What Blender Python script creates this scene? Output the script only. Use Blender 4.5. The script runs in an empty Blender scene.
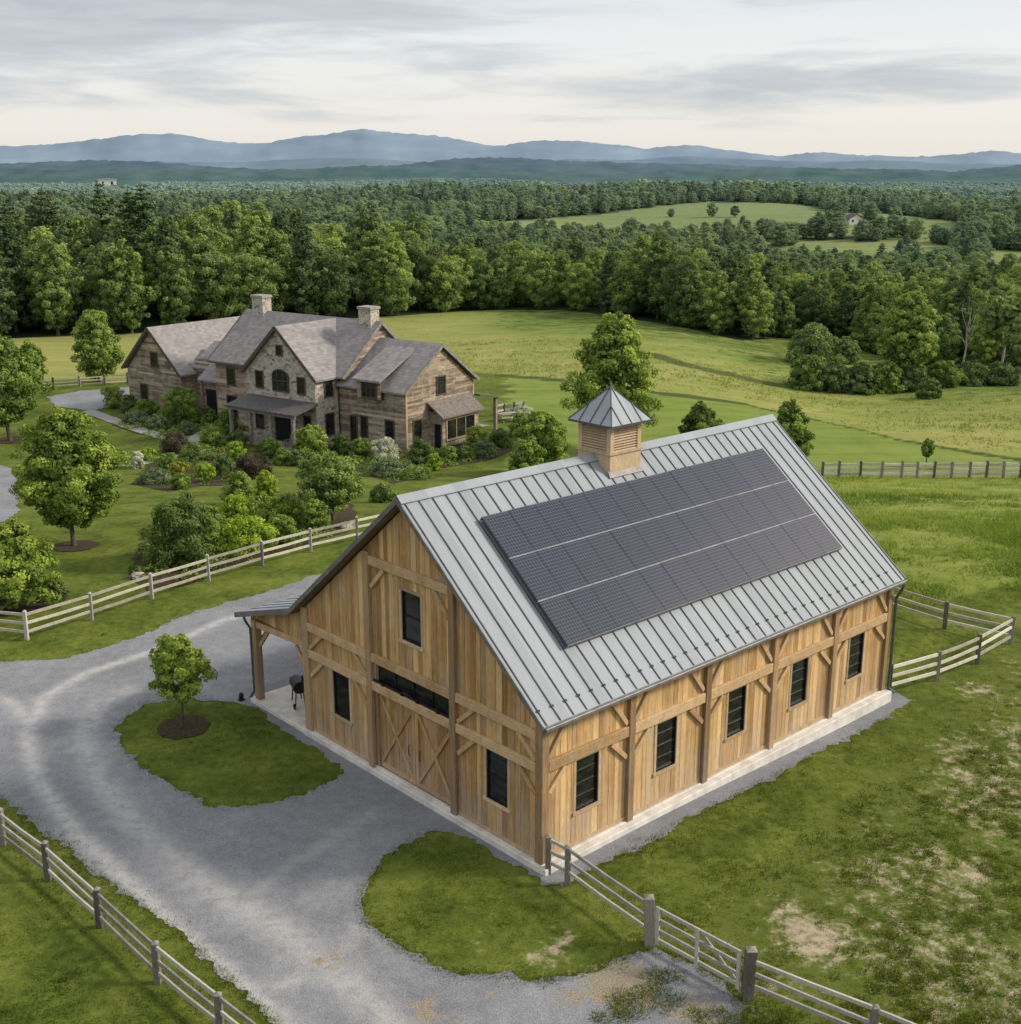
import bpy, math, random
import numpy as np
from mathutils import Vector, Matrix

random.seed(7)
RNG = np.random.default_rng(11)
SC = bpy.context.scene
COL = SC.collection
R = math.radians

# ------------------------------------------------------------------ camera constants (for laying the land out)
FPX, PITCH, HC, IW, IH = 1217.5, 0.2727, 17.2, 1021, 1024
CP, SP = math.cos(PITCH), math.sin(PITCH)
BAX, BAY, BYAW = 0.7914, 27.6014, 0.7409            # barn corner and heading
HX, HY, HYAW, HZ = -8.52, 97.85, 0.94, -5.0         # house corner and heading
BU = np.array([math.cos(BYAW), math.sin(BYAW)]); BV = np.array([-math.sin(BYAW), math.cos(BYAW)])
HP = np.array([math.sin(HYAW), -math.cos(HYAW)]); HQ = np.array([math.cos(HYAW), math.sin(HYAW)])

# ------------------------------------------------------------------ noise and terrain
def _hash(ix, iy, seed):
    h = (ix.astype(np.int64) * 374761393 + iy.astype(np.int64) * 668265263 + seed * 974634521) & 0x7fffffff
    h = ((h ^ (h >> 13)) * 1274126177) & 0x7fffffff
    return ((h ^ (h >> 16)) & 0xffff) / 65535.0
def vnoise(x, y, scale, seed=0):
    x = np.asarray(x, float) / scale; y = np.asarray(y, float) / scale
    ix = np.floor(x); iy = np.floor(y); fx = x - ix; fy = y - iy
    fx = fx * fx * (3 - 2 * fx); fy = fy * fy * (3 - 2 * fy)
    a = _hash(ix, iy, seed); b = _hash(ix + 1, iy, seed); c = _hash(ix, iy + 1, seed); d = _hash(ix + 1, iy + 1, seed)
    return (a * (1 - fx) + b * fx) * (1 - fy) + (c * (1 - fx) + d * fx) * fy
def fbm(x, y, scale, seed=0, oct=4):
    t = 0; a = 1; s = 0
    for k in range(oct):
        t = t + a * vnoise(x, y, scale / 2 ** k, seed + k); s += a; a *= .5
    return t / s
def ss(a, b, x):
    t = np.clip((np.asarray(x, float) - a) / (b - a + 0.0), 0, 1)
    return t * t * (3 - 2 * t)
def terrain(x, y):
    x = np.asarray(x, float); y = np.asarray(y, float)
    z = -5.0 * ss(52, 98, y) - 2.0 * ss(98, 210, y)
    z = z - 2.6 * ss(12, 60, x) * ss(92, 150, y)
    z = z + 4.5 * ss(-5, -60, x) * ss(188, 260, y)
    z = z - 13.0 * ss(222, 360, y)
    z = z + 1.6 * np.exp(-((x - 12) / 26) ** 2 - ((y - 168) / 30) ** 2) - 1.3 * np.exp(-((x - 36) / 14) ** 2 - ((y - 128) / 16) ** 2) + 1.5 * np.exp(-((x - 62) / 18) ** 2 - ((y - 122) / 18) ** 2)
    z = z + 19.0 * np.exp(-((x - 120) / 240) ** 2 - ((y - 930) / 190) ** 2)
    z = z + 10.0 * np.exp(-((x - 250) / 120) ** 2 - ((y - 690) / 110) ** 2)
    z = z + (fbm(x, y, 30, 3, 3) - .5) * 0.9 * ss(70, 120, y)
    z = z + (fbm(x, y, 260, 5, 3) - .5) * 14 * ss(300, 900, y)
    z = z + 11 * np.exp(-((y - 1120 - .25 * (x - 200)) / 130) ** 2) * ss(-250, 150, x) + 8 * np.exp(-((y - 620) / 110) ** 2 - ((x + 240) / 160) ** 2)
    z = z + (fbm(x, y, 700, 7, 3) - .5) * 40 * ss(1300, 2300, y) - 9 * ss(1300, 3000, y)
    u = (x - BAX) * BU[0] + (y - BAY) * BU[1]; v = (x - BAX) * BV[0] + (y - BAY) * BV[1]
    z = z - .22 * ss(3, 15, u) * (1 - ss(24, 34, u)) * ss(2, -.2, v) * ss(-16, -8, v)       # the ground dips along the far half of the barn
    return z
def tz(x, y): return float(terrain(np.array([x]), np.array([y]))[0])
def at(px, py):
    """the point of the land seen at a pixel of the photograph"""
    a = (px - IW / 2) / FPX; b = (IH / 2 - py) / FPX
    d = np.array([a, CP + b * SP, -SP + b * CP])
    t = np.concatenate([np.arange(10, 400, .25), np.arange(400, 4000, 2.0)])
    x, y, z = d[0] * t, d[1] * t, HC + d[2] * t
    g = z - terrain(x, y)
    k = int(np.argmax(g < 0))
    if g[k] >= 0: k = len(t) - 1
    k = max(k, 1)
    u = g[k - 1] / (g[k - 1] - g[k] + 1e-9)
    tt = t[k - 1] + u * (t[k] - t[k - 1])
    X, Y = d[0] * tt, d[1] * tt
    return X, Y, tz(X, Y)
def proj(x, y, z):
    z = z - HC
    d = y * CP - z * SP; u = y * SP + z * CP
    return IW / 2 + FPX * x / d, IH / 2 - FPX * u / d
def flat(pts): return [at(*p)[:2] for p in pts]

def seg_dist(x, y, poly, closed=False):
    P = np.asarray(poly, float); n = len(P)
    best = np.full(np.shape(x), 1e9)
    for i in range(n if closed else n - 1):
        a = P[i]; b = P[(i + 1) % n]; ab = b - a
        t = np.clip(((x - a[0]) * ab[0] + (y - a[1]) * ab[1]) / (ab @ ab + 1e-12), 0, 1)
        best = np.minimum(best, np.hypot(x - a[0] - t * ab[0], y - a[1] - t * ab[1]))
    return best
def inside(x, y, poly):
    P = np.asarray(poly, float); r = np.zeros(np.shape(x), bool); n = len(P)
    for i in range(n):
        x0, y0 = P[i]; x1, y1 = P[(i + 1) % n]
        if y0 == y1: continue
        c = ((y0 > y) != (y1 > y)) & (x < (x1 - x0) * (y - y0) / (y1 - y0) + x0)
        r ^= c
    return r
def sdf(x, y, poly):
    d = seg_dist(x, y, poly, True)
    return np.where(inside(x, y, poly), -d, d)

# ------------------------------------------------------------------ shader helper
class G:
    def __init__(s, nt): s.nt = nt
    def n(s, typ, ins=None, out=0, **props):
        nd = s.nt.nodes.new(typ)
        for k, v in props.items(): setattr(nd, k, v)
        for k, v in (ins or {}).items():
            if isinstance(v, bpy.types.NodeSocket): s.nt.links.new(v, nd.inputs[k])
            else: nd.inputs[k].default_value = v
        return nd.outputs[out]
    def obj(s): return s.n('ShaderNodeTexCoord', out='Object')
    def pos(s): return s.n('ShaderNodeNewGeometry', out='Position')
    def attr(s, name): return s.n('ShaderNodeAttribute', out='Fac', attribute_name=name)
    def rnd(s): return s.n('ShaderNodeObjectInfo', out='Random')
    def scale(s, v, sc): return s.n('ShaderNodeVectorMath', {0: v, 1: sc}, operation='MULTIPLY')
    def noise(s, v, sc, det=4.0, rough=.55, dist=0.0):
        return s.n('ShaderNodeTexNoise', {'Vector': v, 'Scale': sc, 'Detail': det, 'Roughness': rough, 'Distortion': dist})
    def math(s, op, a, b=0.0, c=None, clamp=False):
        i = {0: a, 1: b}
        if c is not None: i[2] = c
        return s.n('ShaderNodeMath', i, operation=op, use_clamp=clamp)
    def mr(s, v, a, b, c=0.0, d=1.0):
        return s.n('ShaderNodeMapRange', {0: v, 1: a, 2: b, 3: c, 4: d}, interpolation_type='SMOOTHSTEP')
    def mix(s, f, a, b, blend='MIX'):
        def c4(v): return v if isinstance(v, bpy.types.NodeSocket) else (tuple(v) + (1.0,) if len(v) == 3 else tuple(v))
        return s.n('ShaderNodeMix', {0: f, 6: c4(a), 7: c4(b)}, out=2, data_type='RGBA', blend_type=blend)
    def ramp(s, f, stops):
        nd = s.nt.nodes.new('ShaderNodeValToRGB'); cr = nd.color_ramp
        while len(cr.elements) < len(stops): cr.elements.new(.5)
        for e, (p, c) in zip(cr.elements, stops): e.position = p; e.color = tuple(c) + (1.0,)
        s.nt.links.new(f, nd.inputs[0]); return nd.outputs[0]
    def sep(s, v, ax): return s.n('ShaderNodeSeparateXYZ', {0: v}, out=ax)
    def comb(s, x, y, z): return s.n('ShaderNodeCombineXYZ', {0: x, 1: y, 2: z})
    def bump(s, h, strength=.3, dist=.02):
        return s.n('ShaderNodeBump', {'Height': h, 'Strength': strength, 'Distance': dist})
    def bsdf(s, col, rough=.8, normal=None, metal=0.0, spec=.35, **kw):
        i = {'Base Color': col if isinstance(col, bpy.types.NodeSocket) else tuple(col) + (1.0,), 'Roughness': rough, 'Metallic': metal, 'Specular IOR Level': spec}
        if normal is not None: i['Normal'] = normal
        i.update(kw)
        return s.n('ShaderNodeBsdfPrincipled', i)
    def hazed(s, col, reach=1180.0, haze=(.175, .26, .285)):  # aerial haze painted into the base colour, growing with distance from the origin
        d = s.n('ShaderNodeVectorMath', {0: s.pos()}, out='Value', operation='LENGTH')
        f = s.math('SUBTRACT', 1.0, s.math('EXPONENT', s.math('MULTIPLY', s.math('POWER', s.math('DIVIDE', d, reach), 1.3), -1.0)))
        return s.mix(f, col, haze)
def material(name, build):
    m = bpy.data.materials.new(name); m.use_nodes = True
    nt = m.node_tree; nt.nodes.clear()
    out = nt.nodes.new('ShaderNodeOutputMaterial')
    nt.links.new(build(G(nt)), out.inputs['Surface'])
    return m

# ------------------------------------------------------------------ materials
def wood(name, dark, light, streak=(9, 9, .7), grey=.35, rough=.82, weather=True, seedoff=0.0):
    def b(g):
        o = g.obj()
        st = g.noise(g.scale(o, streak), 1.0, 6, .62)
        bl = g.noise(o, .9, 3)
        t = g.attr('tint')
        f = g.math('ADD', g.math('MULTIPLY', st, .55), g.math('MULTIPLY', t, .65))
        f = g.math('ADD', f, g.math('MULTIPLY', bl, .25))
        c = g.ramp(g.math('SUBTRACT', f, .30, clamp=True), [(0.08, tuple(x * .62 for x in dark)), (.33, dark), (.68, light), (1, tuple(min(1, x * 1.12) for x in light))])
        greyc = tuple(sum(light) / 3 * k for k in (.82, .76, .66))
        gm = g.mr(g.noise(g.scale(o, (1.6, 1.6, .5)), 1.3, 5, .65), .44, .68)
        if weather:
            run = g.mr(g.noise(g.scale(o, (14, 14, .35)), 1.0, 4, .6), .56, .74)
            c = g.mix(g.math('MULTIPLY', run, .7), c, tuple(x * .55 for x in dark))
            kn = g.mr(g.n('ShaderNodeTexVoronoi', {'Vector': g.scale(o, (2.6, 2.6, 1.1)), 'Scale': 1.0}), .075, .03)
            c = g.mix(g.math('MULTIPLY', kn, .6), c, tuple(x * .4 for x in dark))
            low = g.mr(g.sep(o, 2), 2.2, 0.2)
            gm = g.math('ADD', g.math('MULTIPLY', gm, .7), g.math('MULTIPLY', low, .45), clamp=True)
        c = g.mix(g.math('MULTIPLY', gm, grey), c, greyc)
        fine = g.noise(g.scale(o, tuple(k * 6 for k in streak)), 1.0, 4, .7)
        c = g.mix(.6, c, g.ramp(fine, [(.28, (.55, .55, .56)), (.68, (1.32, 1.30, 1.28))]), 'MULTIPLY')
        return g.bsdf(c, rough, g.bump(st, .25, .01), spec=.2)
    return material(name, b)

def flatmat(name, col, rough=.7, metal=0.0, var=.25, sc=4.0, spec=.35, bumpy=.1):
    def b(g):
        o = g.obj(); nz = g.noise(o, sc, 5, .6)
        c = g.mix(g.mr(nz, .3, .7), tuple(x * (1 - var) for x in col), tuple(min(1, x * (1 + var)) for x in col))
        return g.bsdf(c, rough, g.bump(nz, bumpy, .01), metal, spec)
    return material(name, b)

M = {}
M['board'] = wood('weathered_board', (.35, .20, .075), (.68, .465, .225), grey=.5)
M['beam'] = wood('timber_beam', (.36, .23, .11), (.58, .41, .235), streak=(3, 3, 3), grey=.32, weather=False)
M['post'] = wood('timber_post', (.25, .16, .08), (.45, .31, .17), streak=(8, 8, .8), grey=.45)
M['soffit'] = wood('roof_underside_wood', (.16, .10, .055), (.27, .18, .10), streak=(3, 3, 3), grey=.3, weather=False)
M['trimwood'] = wood('window_trim_wood', (.37, .275, .165), (.54, .42, .275), streak=(5, 5, 2), grey=.3, weather=False)
M['fence'] = wood('fence_wood', (.33, .31, .25), (.54, .515, .42), streak=(4, 4, 2), grey=.6, weather=False)
M['greypostwood'] = wood('dark_fence_post', (.12, .11, .095), (.25, .23, .20), streak=(4, 4, 2), grey=.6, weather=False)
M['greyfence'] = wood('grey_fence_wood', (.27, .258, .235), (.46, .44, .40), streak=(4, 4, 2), grey=.7, weather=False)
M['plank'] = wood('house_plank', (.17, .128, .092), (.56, .455, .345), streak=(1.2, 1.2, 5), grey=.55)
M['darktrim'] = flatmat('dark_wood_trim', (.085, .065, .05), .7)
M['iron'] = flatmat('black_iron', (.018, .018, .02), .45, .4)
M['darkmetal'] = flatmat('dark_grey_metal', (.10, .105, .11), .45, .5)
M['trimmetal'] = flatmat('grey_roof_trim', (.155, .15, .145), .5, .2)
M['concrete'] = material('pale_concrete', lambda g: (lambda o: g.bsdf(g.mix(g.mr(g.noise(o, 2.2, 6, .65), .35, .7), (.66, .635, .59), (.47, .45, .415)), .9, g.bump(g.noise(o, 30, 4), .2, .01), spec=.2))(g.obj()))
def _metalroof(g):
    o = g.obj()
    pan = g.n('ShaderNodeTexWhiteNoise', {'W': g.math('FLOOR', g.math('DIVIDE', g.math('ADD', g.sep(o, 0), .35), .4667))}, noise_dimensions='1D')
    st = g.noise(g.scale(o, (6, .5, .5)), 1.0, 5, .6)
    c = g.ramp(g.math('ADD', g.math('MULTIPLY', pan, .35), g.math('MULTIPLY', st, .65)), [(.2, (.225, .25, .275)), (.75, (.295, .325, .355))])
    ro = g.math('ADD', .52, g.math('MULTIPLY', st, .2))
    return g.bsdf(c, ro, g.bump(g.noise(g.scale(o, (2, 1, 1)), 1.2, 3), .08, .02), .1, .25)
M['metalroof'] = material('standing_seam_metal', _metalroof)
M['seam'] = flatmat('seam_metal', (.09, .097, .105), .5, .4)
def _glassdark(g):
    o = g.obj()
    nz = g.noise(g.scale(o, (1.5, 1.5, 3.5)), 1.6, 3)
    return g.bsdf(g.ramp(nz, [(.35, (.006, .007, .007)), (.75, (.028, .032, .032))]), .09, g.bump(nz, .05, .02), spec=.5)
M['glass'] = material('dark_window_glass', _glassdark)
def _panel(g):
    o = g.obj()
    x = g.math('FRACT', g.math('DIVIDE', g.sep(o, 0), .0975 * 1.0)); y = g.math('FRACT', g.math('DIVIDE', g.sep(o, 1), .1055))
    gx = g.math('LESS_THAN', g.math('ABSOLUTE', g.math('SUBTRACT', x, .5)), .43)
    gy = g.math('LESS_THAN', g.math('ABSOLUTE', g.math('SUBTRACT', y, .5)), .43)
    f = g.math('MULTIPLY', gx, gy)
    cell = g.mix(g.rnd(), (.010, .016, .036), (.015, .020, .040))
    c = g.mix(f, (.085, .092, .12), cell)
    return g.bsdf(c, .2, spec=.5)
M['pv'] = material('solar_cells', _panel)
M['pvframe'] = flatmat('panel_frame', (.04, .042, .052), .3, 0, spec=.4)
M['rail'] = flatmat('aluminium_rail', (.19, .195, .21), .6, .1)

def _stone(g):
    o = g.obj()
    v = g.n('ShaderNodeTexVoronoi', {'Vector': g.scale(o, (1, 1, 1.5)), 'Scale': 3.3, 'Randomness': .9}, out='Color')
    e = g.n('ShaderNodeTexVoronoi', {'Vector': g.scale(o, (1, 1, 1.5)), 'Scale': 3.3, 'Randomness': .9}, out='Distance', feature='DISTANCE_TO_EDGE')
    c = g.ramp(g.sep(v, 0), [(.0, (.17, .155, .14)), (.25, (.36, .325, .275)), (.5, (.53, .475, .395)), (.75, (.37, .335, .285)), (1, (.58, .52, .43))])
    c = g.mix(.5, c, g.ramp(g.noise(o, 9, 5), [(.3, (.6, .6, .6)), (.7, (1.2, 1.2, 1.2))]), 'MULTIPLY')
    c = g.mix(g.mr(e, .05, .015), c, (.42, .40, .36))
    return g.bsdf(c, .9, g.bump(g.mr(e, 0, .1), .5, .05), spec=.2)
M['stone'] = material('fieldstone', _stone)
def _shingle(dirn):
    def b(g):
        o = g.obj(); z = g.sep(o, 2); h = g.sep(o, 0 if dirn == 'x' else 1)
        row = g.math('FLOOR', g.math('DIVIDE', z, .19))
        cellx = g.math('FLOOR', g.math('ADD', g.math('DIVIDE', h, .42), g.math('MULTIPLY', row, .37)))
        w = g.n('ShaderNodeTexWhiteNoise', {'Vector': g.comb(cellx, row, 3.0)}, noise_dimensions='3D')
        fr = g.math('FRACT', g.math('DIVIDE', z, .19))
        c = g.ramp(g.math('ADD', g.math('MULTIPLY', w, .55), g.math('MULTIPLY', g.noise(o, .5, 5, .6), .5)),
                   [(.15, (.185, .175, .178)), (.5, (.235, .22, .223)), (.85, (.29, .272, .27))])
        c = g.mix(g.mr(fr, .22, .02, 0, .3), c, (.07, .066, .066))
        return g.bsdf(c, .85, spec=.25)
    return b
M['shingle_x'] = material('slate_roof_along', _shingle('x'))
M['shingle_y'] = material('slate_roof_across', _shingle('y'))
M['porchroof'] = flatmat('porch_roof_grey', (.085, .08, .08), .7, var=.3)
M['brownroof'] = flatmat('brown_lean_to_roof', (.15, .132, .118), .7, var=.3)
M['greypost'] = flatmat('grey_timber', (.22, .195, .165), .8, var=.3)
M['paving'] = material('flagstone', lambda g: (lambda o: g.bsdf(g.ramp(g.noise(o, 2.5, 6, .7), [(.3, (.21, .20, .19)), (.7, (.34, .33, .31))]), .9, g.bump(g.noise(o, 14, 4), .3, .02)))(g.pos()))
M['white'] = flatmat('white_paint', (.62, .61, .58), .7, var=.08)
M['rubber'] = flatmat('black_rubber', (.02, .02, .021), .7)

# ground -------------------------------------------------------------
def _ground(g):
    p = g.pos()
    n_big = g.noise(p, .05, 4, .55); n_mid = g.noise(p, .45, 5, .6); n_fine = g.noise(p, 3.2, 6, .68); n_tiny = g.noise(p, 14, 4, .7)
    lawn = g.ramp(g.math('ADD', g.math('MULTIPLY', n_mid, .55), g.math('MULTIPLY', n_fine, .45)), [(.34, (.034, .050, .009)), (.50, (.082, .108, .019)), (.68, (.155, .176, .04))])
    lawn = g.mix(g.mr(n_tiny, .35, .7, 0, .55), lawn, g.mix(1.0, lawn, (1.55, 1.5, 1.35), 'MULTIPLY'))
    mown = g.ramp(g.math('ADD', g.math('MULTIPLY', n_mid, .4), g.math('MULTIPLY', g.noise(g.scale(p, (.12, .9, .9)), .5, 5, .6), .6)), [(.32, (.115, .16, .03)), (.55, (.175, .222, .048)), (.75, (.23, .262, .07))])
    streak = g.noise(g.scale(p, (.25, 1, 1)), .18, 6, .68, .4)
    hay = g.ramp(g.math('ADD', g.math('MULTIPLY', g.math('SUBTRACT', g.attr('hay'), .72), .38), g.math('ADD', g.math('MULTIPLY', streak, .6), g.math('MULTIPLY', g.noise(g.scale(p, (.7, 1, 1)), .3, 6, .7), .4))), [(.28, (.065, .105, .02)), (.42, (.138, .182, .038)), (.57, (.21, .232, .06)), (.74, (.30, .28, .098))])
    rough = g.ramp(g.math('ADD', g.math('MULTIPLY', n_mid, .5), g.math('MULTIPLY', g.noise(g.scale(p, (.5, 1, 1)), .8, 5, .6, .6), .5)), [(.33, (.078, .112, .02)), (.5, (.165, .20, .042)), (.68, (.26, .275, .078))])
    wob = g.math('MULTIPLY', g.math('SUBTRACT', n_mid, .5), 1.3)
    def m(name): return g.mr(g.math('ADD', g.attr(name), wob), .35, .65)
    c = g.mix(m('rough'), lawn, rough)
    c = g.mix(g.math('MULTIPLY', m('past'), g.mr(n_fine, .38, .62)), c, (.095, .118, .027))
    c = g.mix(m('mown'), c, mown)
    c = g.mix(m('hay'), c, hay)
    c = g.mix(g.mr(g.math('ADD', g.attr('ditch'), g.math('MULTIPLY', wob, .7)), .42, .8, 0, .85), c, (.045, .065, .018))
    dirt = g.ramp(n_fine, [(.3, (.22, .18, .115)), (.7, (.42, .36, .255))])
    dm = g.mr(g.math('ADD', g.attr('dirt'), g.math('ADD', g.math('MULTIPLY', g.math('SUBTRACT', n_fine, .5), 1.5), g.math('MULTIPLY', wob, .6))), .38, .86)
    c = g.mix(dm, c, dirt)
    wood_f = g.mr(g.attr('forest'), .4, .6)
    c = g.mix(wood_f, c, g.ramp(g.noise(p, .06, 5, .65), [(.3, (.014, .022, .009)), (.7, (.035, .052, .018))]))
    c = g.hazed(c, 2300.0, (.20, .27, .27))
    h = g.math('ADD', g.math('MULTIPLY', n_fine, .6), g.math('MULTIPLY', n_tiny, .4))
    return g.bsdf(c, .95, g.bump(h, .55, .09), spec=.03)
M['ground'] = material('grassland', _ground)
def _gravel(g):
    p = g.pos()
    big = g.noise(p, .35, 5, .6, .5); mid = g.noise(p, 2.5, 5, .65); fine = g.noise(p, 24, 3, .75); tiny = g.noise(p, 60, 2, .8)
    v = g.math('ADD', g.math('MULTIPLY', big, .30), g.math('ADD', g.math('MULTIPLY', mid, .25), g.math('MULTIPLY', fine, .45)))
    c = g.ramp(v, [(.33, (.11, .115, .128)), (.5, (.205, .214, .234)), (.66, (.325, .335, .358))])
    tr = g.math('MULTIPLY', g.attr('track'), g.mr(g.math('ADD', g.math('MULTIPLY', mid, .6), g.math('MULTIPLY', g.noise(p, 7.0, 4, .7), .4)), .34, .60, .42, 1.0))
    c = g.mix(g.math('MULTIPLY', tr, .85, clamp=True), c, (.47, .465, .455))
    warm = g.mr(g.math('ADD', g.attr('earth'), g.math('MULTIPLY', g.math('SUBTRACT', mid, .5), 1.3)), .42, .75)
    c = g.mix(warm, c, g.ramp(fine, [(.3, (.16, .13, .085)), (.7, (.36, .31, .22))]))
    c = g.mix(g.mr(tiny, .52, .72, 0, .55), c, (.36, .37, .39))
    c = g.mix(g.mr(tiny, .46, .30, 0, .55), c, (.05, .053, .06))
    return g.bsdf(c, .95, g.bump(g.math('ADD', fine, g.math('MULTIPLY', mid, .6)), .6, .05), spec=.15)
M['gravel'] = material('blue_grey_gravel', _gravel)
M['mulch'] = material('bark_mulch', lambda g: (lambda p: g.bsdf(g.ramp(g.noise(p, 9, 5, .75), [(.3, (.024, .02, .012)), (.7, (.085, .066, .042))]), .95, g.bump(g.noise(p, 16, 4), .6, .05), spec=.1))(g.pos()))

# foliage ------------------------------------------------------------
def foliage(name, dark, mid, light, trans=.25, hue=.5, haze=True, reach=1180.0):
    def b(g):
        t = g.attr('tint'); r = g.rnd()
        f = g.math('ADD', t, g.math('MULTIPLY', g.math('SUBTRACT', r, .5), hue))
        c = g.ramp(f, [(.05, dark), (.5, mid), (.95, light)])
        if haze: c = g.hazed(c, reach, (.29, .39, .41))  # painted haze, kept lighter here to offset the crowns' self-shadowing
        d = g.bsdf(c, .7, spec=.06)
        tr = g.n('ShaderNodeBsdfTranslucent', {'Color': g.mix(1.0, c, (1.25, 1.35, .7), 'MULTIPLY')})
        return g.n('ShaderNodeMixShader', {0: trans, 1: d, 2: tr})
    return material(name, b)
M['leaf_maple'] = foliage('maple_leaves', (0.093, 0.146, 0.025), (0.197, 0.273, 0.042), (0.411, 0.478, 0.086), hue=.12)
M['leaf_light'] = foliage('light_green_leaves', (0.103, 0.157, 0.024), (0.221, 0.298, 0.045), (0.383, 0.455, 0.090), hue=.12)
M['leaf_forest'] = foliage('woodland_leaves', (0.069, 0.116, 0.022), (0.163, 0.238, 0.041), (0.334, 0.409, 0.072), hue=.8)
M['leaf_forest2'] = foliage('pale_woodland_leaves', (0.091, 0.133, 0.026), (0.209, 0.275, 0.053), (0.374, 0.433, 0.094), hue=.8)
M['leaf_dark'] = foliage('dark_leaves', (0.050, 0.090, 0.023), (0.103, 0.160, 0.039), (0.205, 0.276, 0.070), hue=.2)
M['leaf_mid'] = foliage('mid_green_leaves', (0.077, 0.128, 0.022), (0.163, 0.247, 0.039), (0.307, 0.394, 0.069), hue=.15)
M['leaf_lime'] = foliage('lime_leaves', (0.124, 0.197, 0.017), (0.250, 0.354, 0.029), (0.424, 0.519, 0.062), hue=.12)
M['leaf_gold'] = foliage('golden_leaves', (.13, .14, .016), (.25, .25, .03), (.36, .35, .06), hue=.1)
M['leaf_wine'] = foliage('wine_red_leaves', (.04, .034, .022), (.085, .062, .04), (.14, .105, .06), hue=.15)
M['leaf_grey'] = foliage('grey_green_leaves', (0.076, 0.108, 0.052), (0.145, 0.192, 0.092), (0.253, 0.305, 0.161), hue=.15)
M['leaf_olive'] = foliage('olive_leaves', (0.085, 0.130, 0.029), (0.169, 0.231, 0.054), (0.272, 0.351, 0.098), hue=.2)
M['leaf_pine'] = foliage('pine_needles', (0.043, 0.078, 0.023), (0.096, 0.158, 0.043), (0.193, 0.261, 0.068), trans=.12, hue=.3)
M['flower_white'] = foliage('white_blossom', (.30, .33, .24), (.52, .53, .42), (.72, .72, .62), hue=.1)
M['bark'] = flatmat('brown_bark', (.085, .068, .052), .95, var=.4, sc=8, bumpy=.5)
M['palebark'] = flatmat('pale_bark', (.32, .29, .26), .9, var=.3, sc=5, bumpy=.4)
M['blade'] = foliage('grass_blades', (0.058, 0.081, 0.012), (0.134, 0.169, 0.024), (0.276, 0.281, 0.062), trans=.3, hue=0, haze=False)
M['blade_gold'] = foliage('dry_grass_blades', (.155, .185, .045), (.205, .228, .06), (.285, .275, .092), trans=.25, hue=0, haze=False)
M['palefence'] = wood('pale_fence_rail', (.46, .44, .37), (.68, .66, .57), streak=(4, 4, 2), grey=.4, weather=False)
M['blade_hay'] = foliage('tall_grass_blades', (0.099, 0.153, 0.024), (0.204, 0.271, 0.048), (0.352, 0.378, 0.098), trans=.3, hue=0, haze=False)

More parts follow.
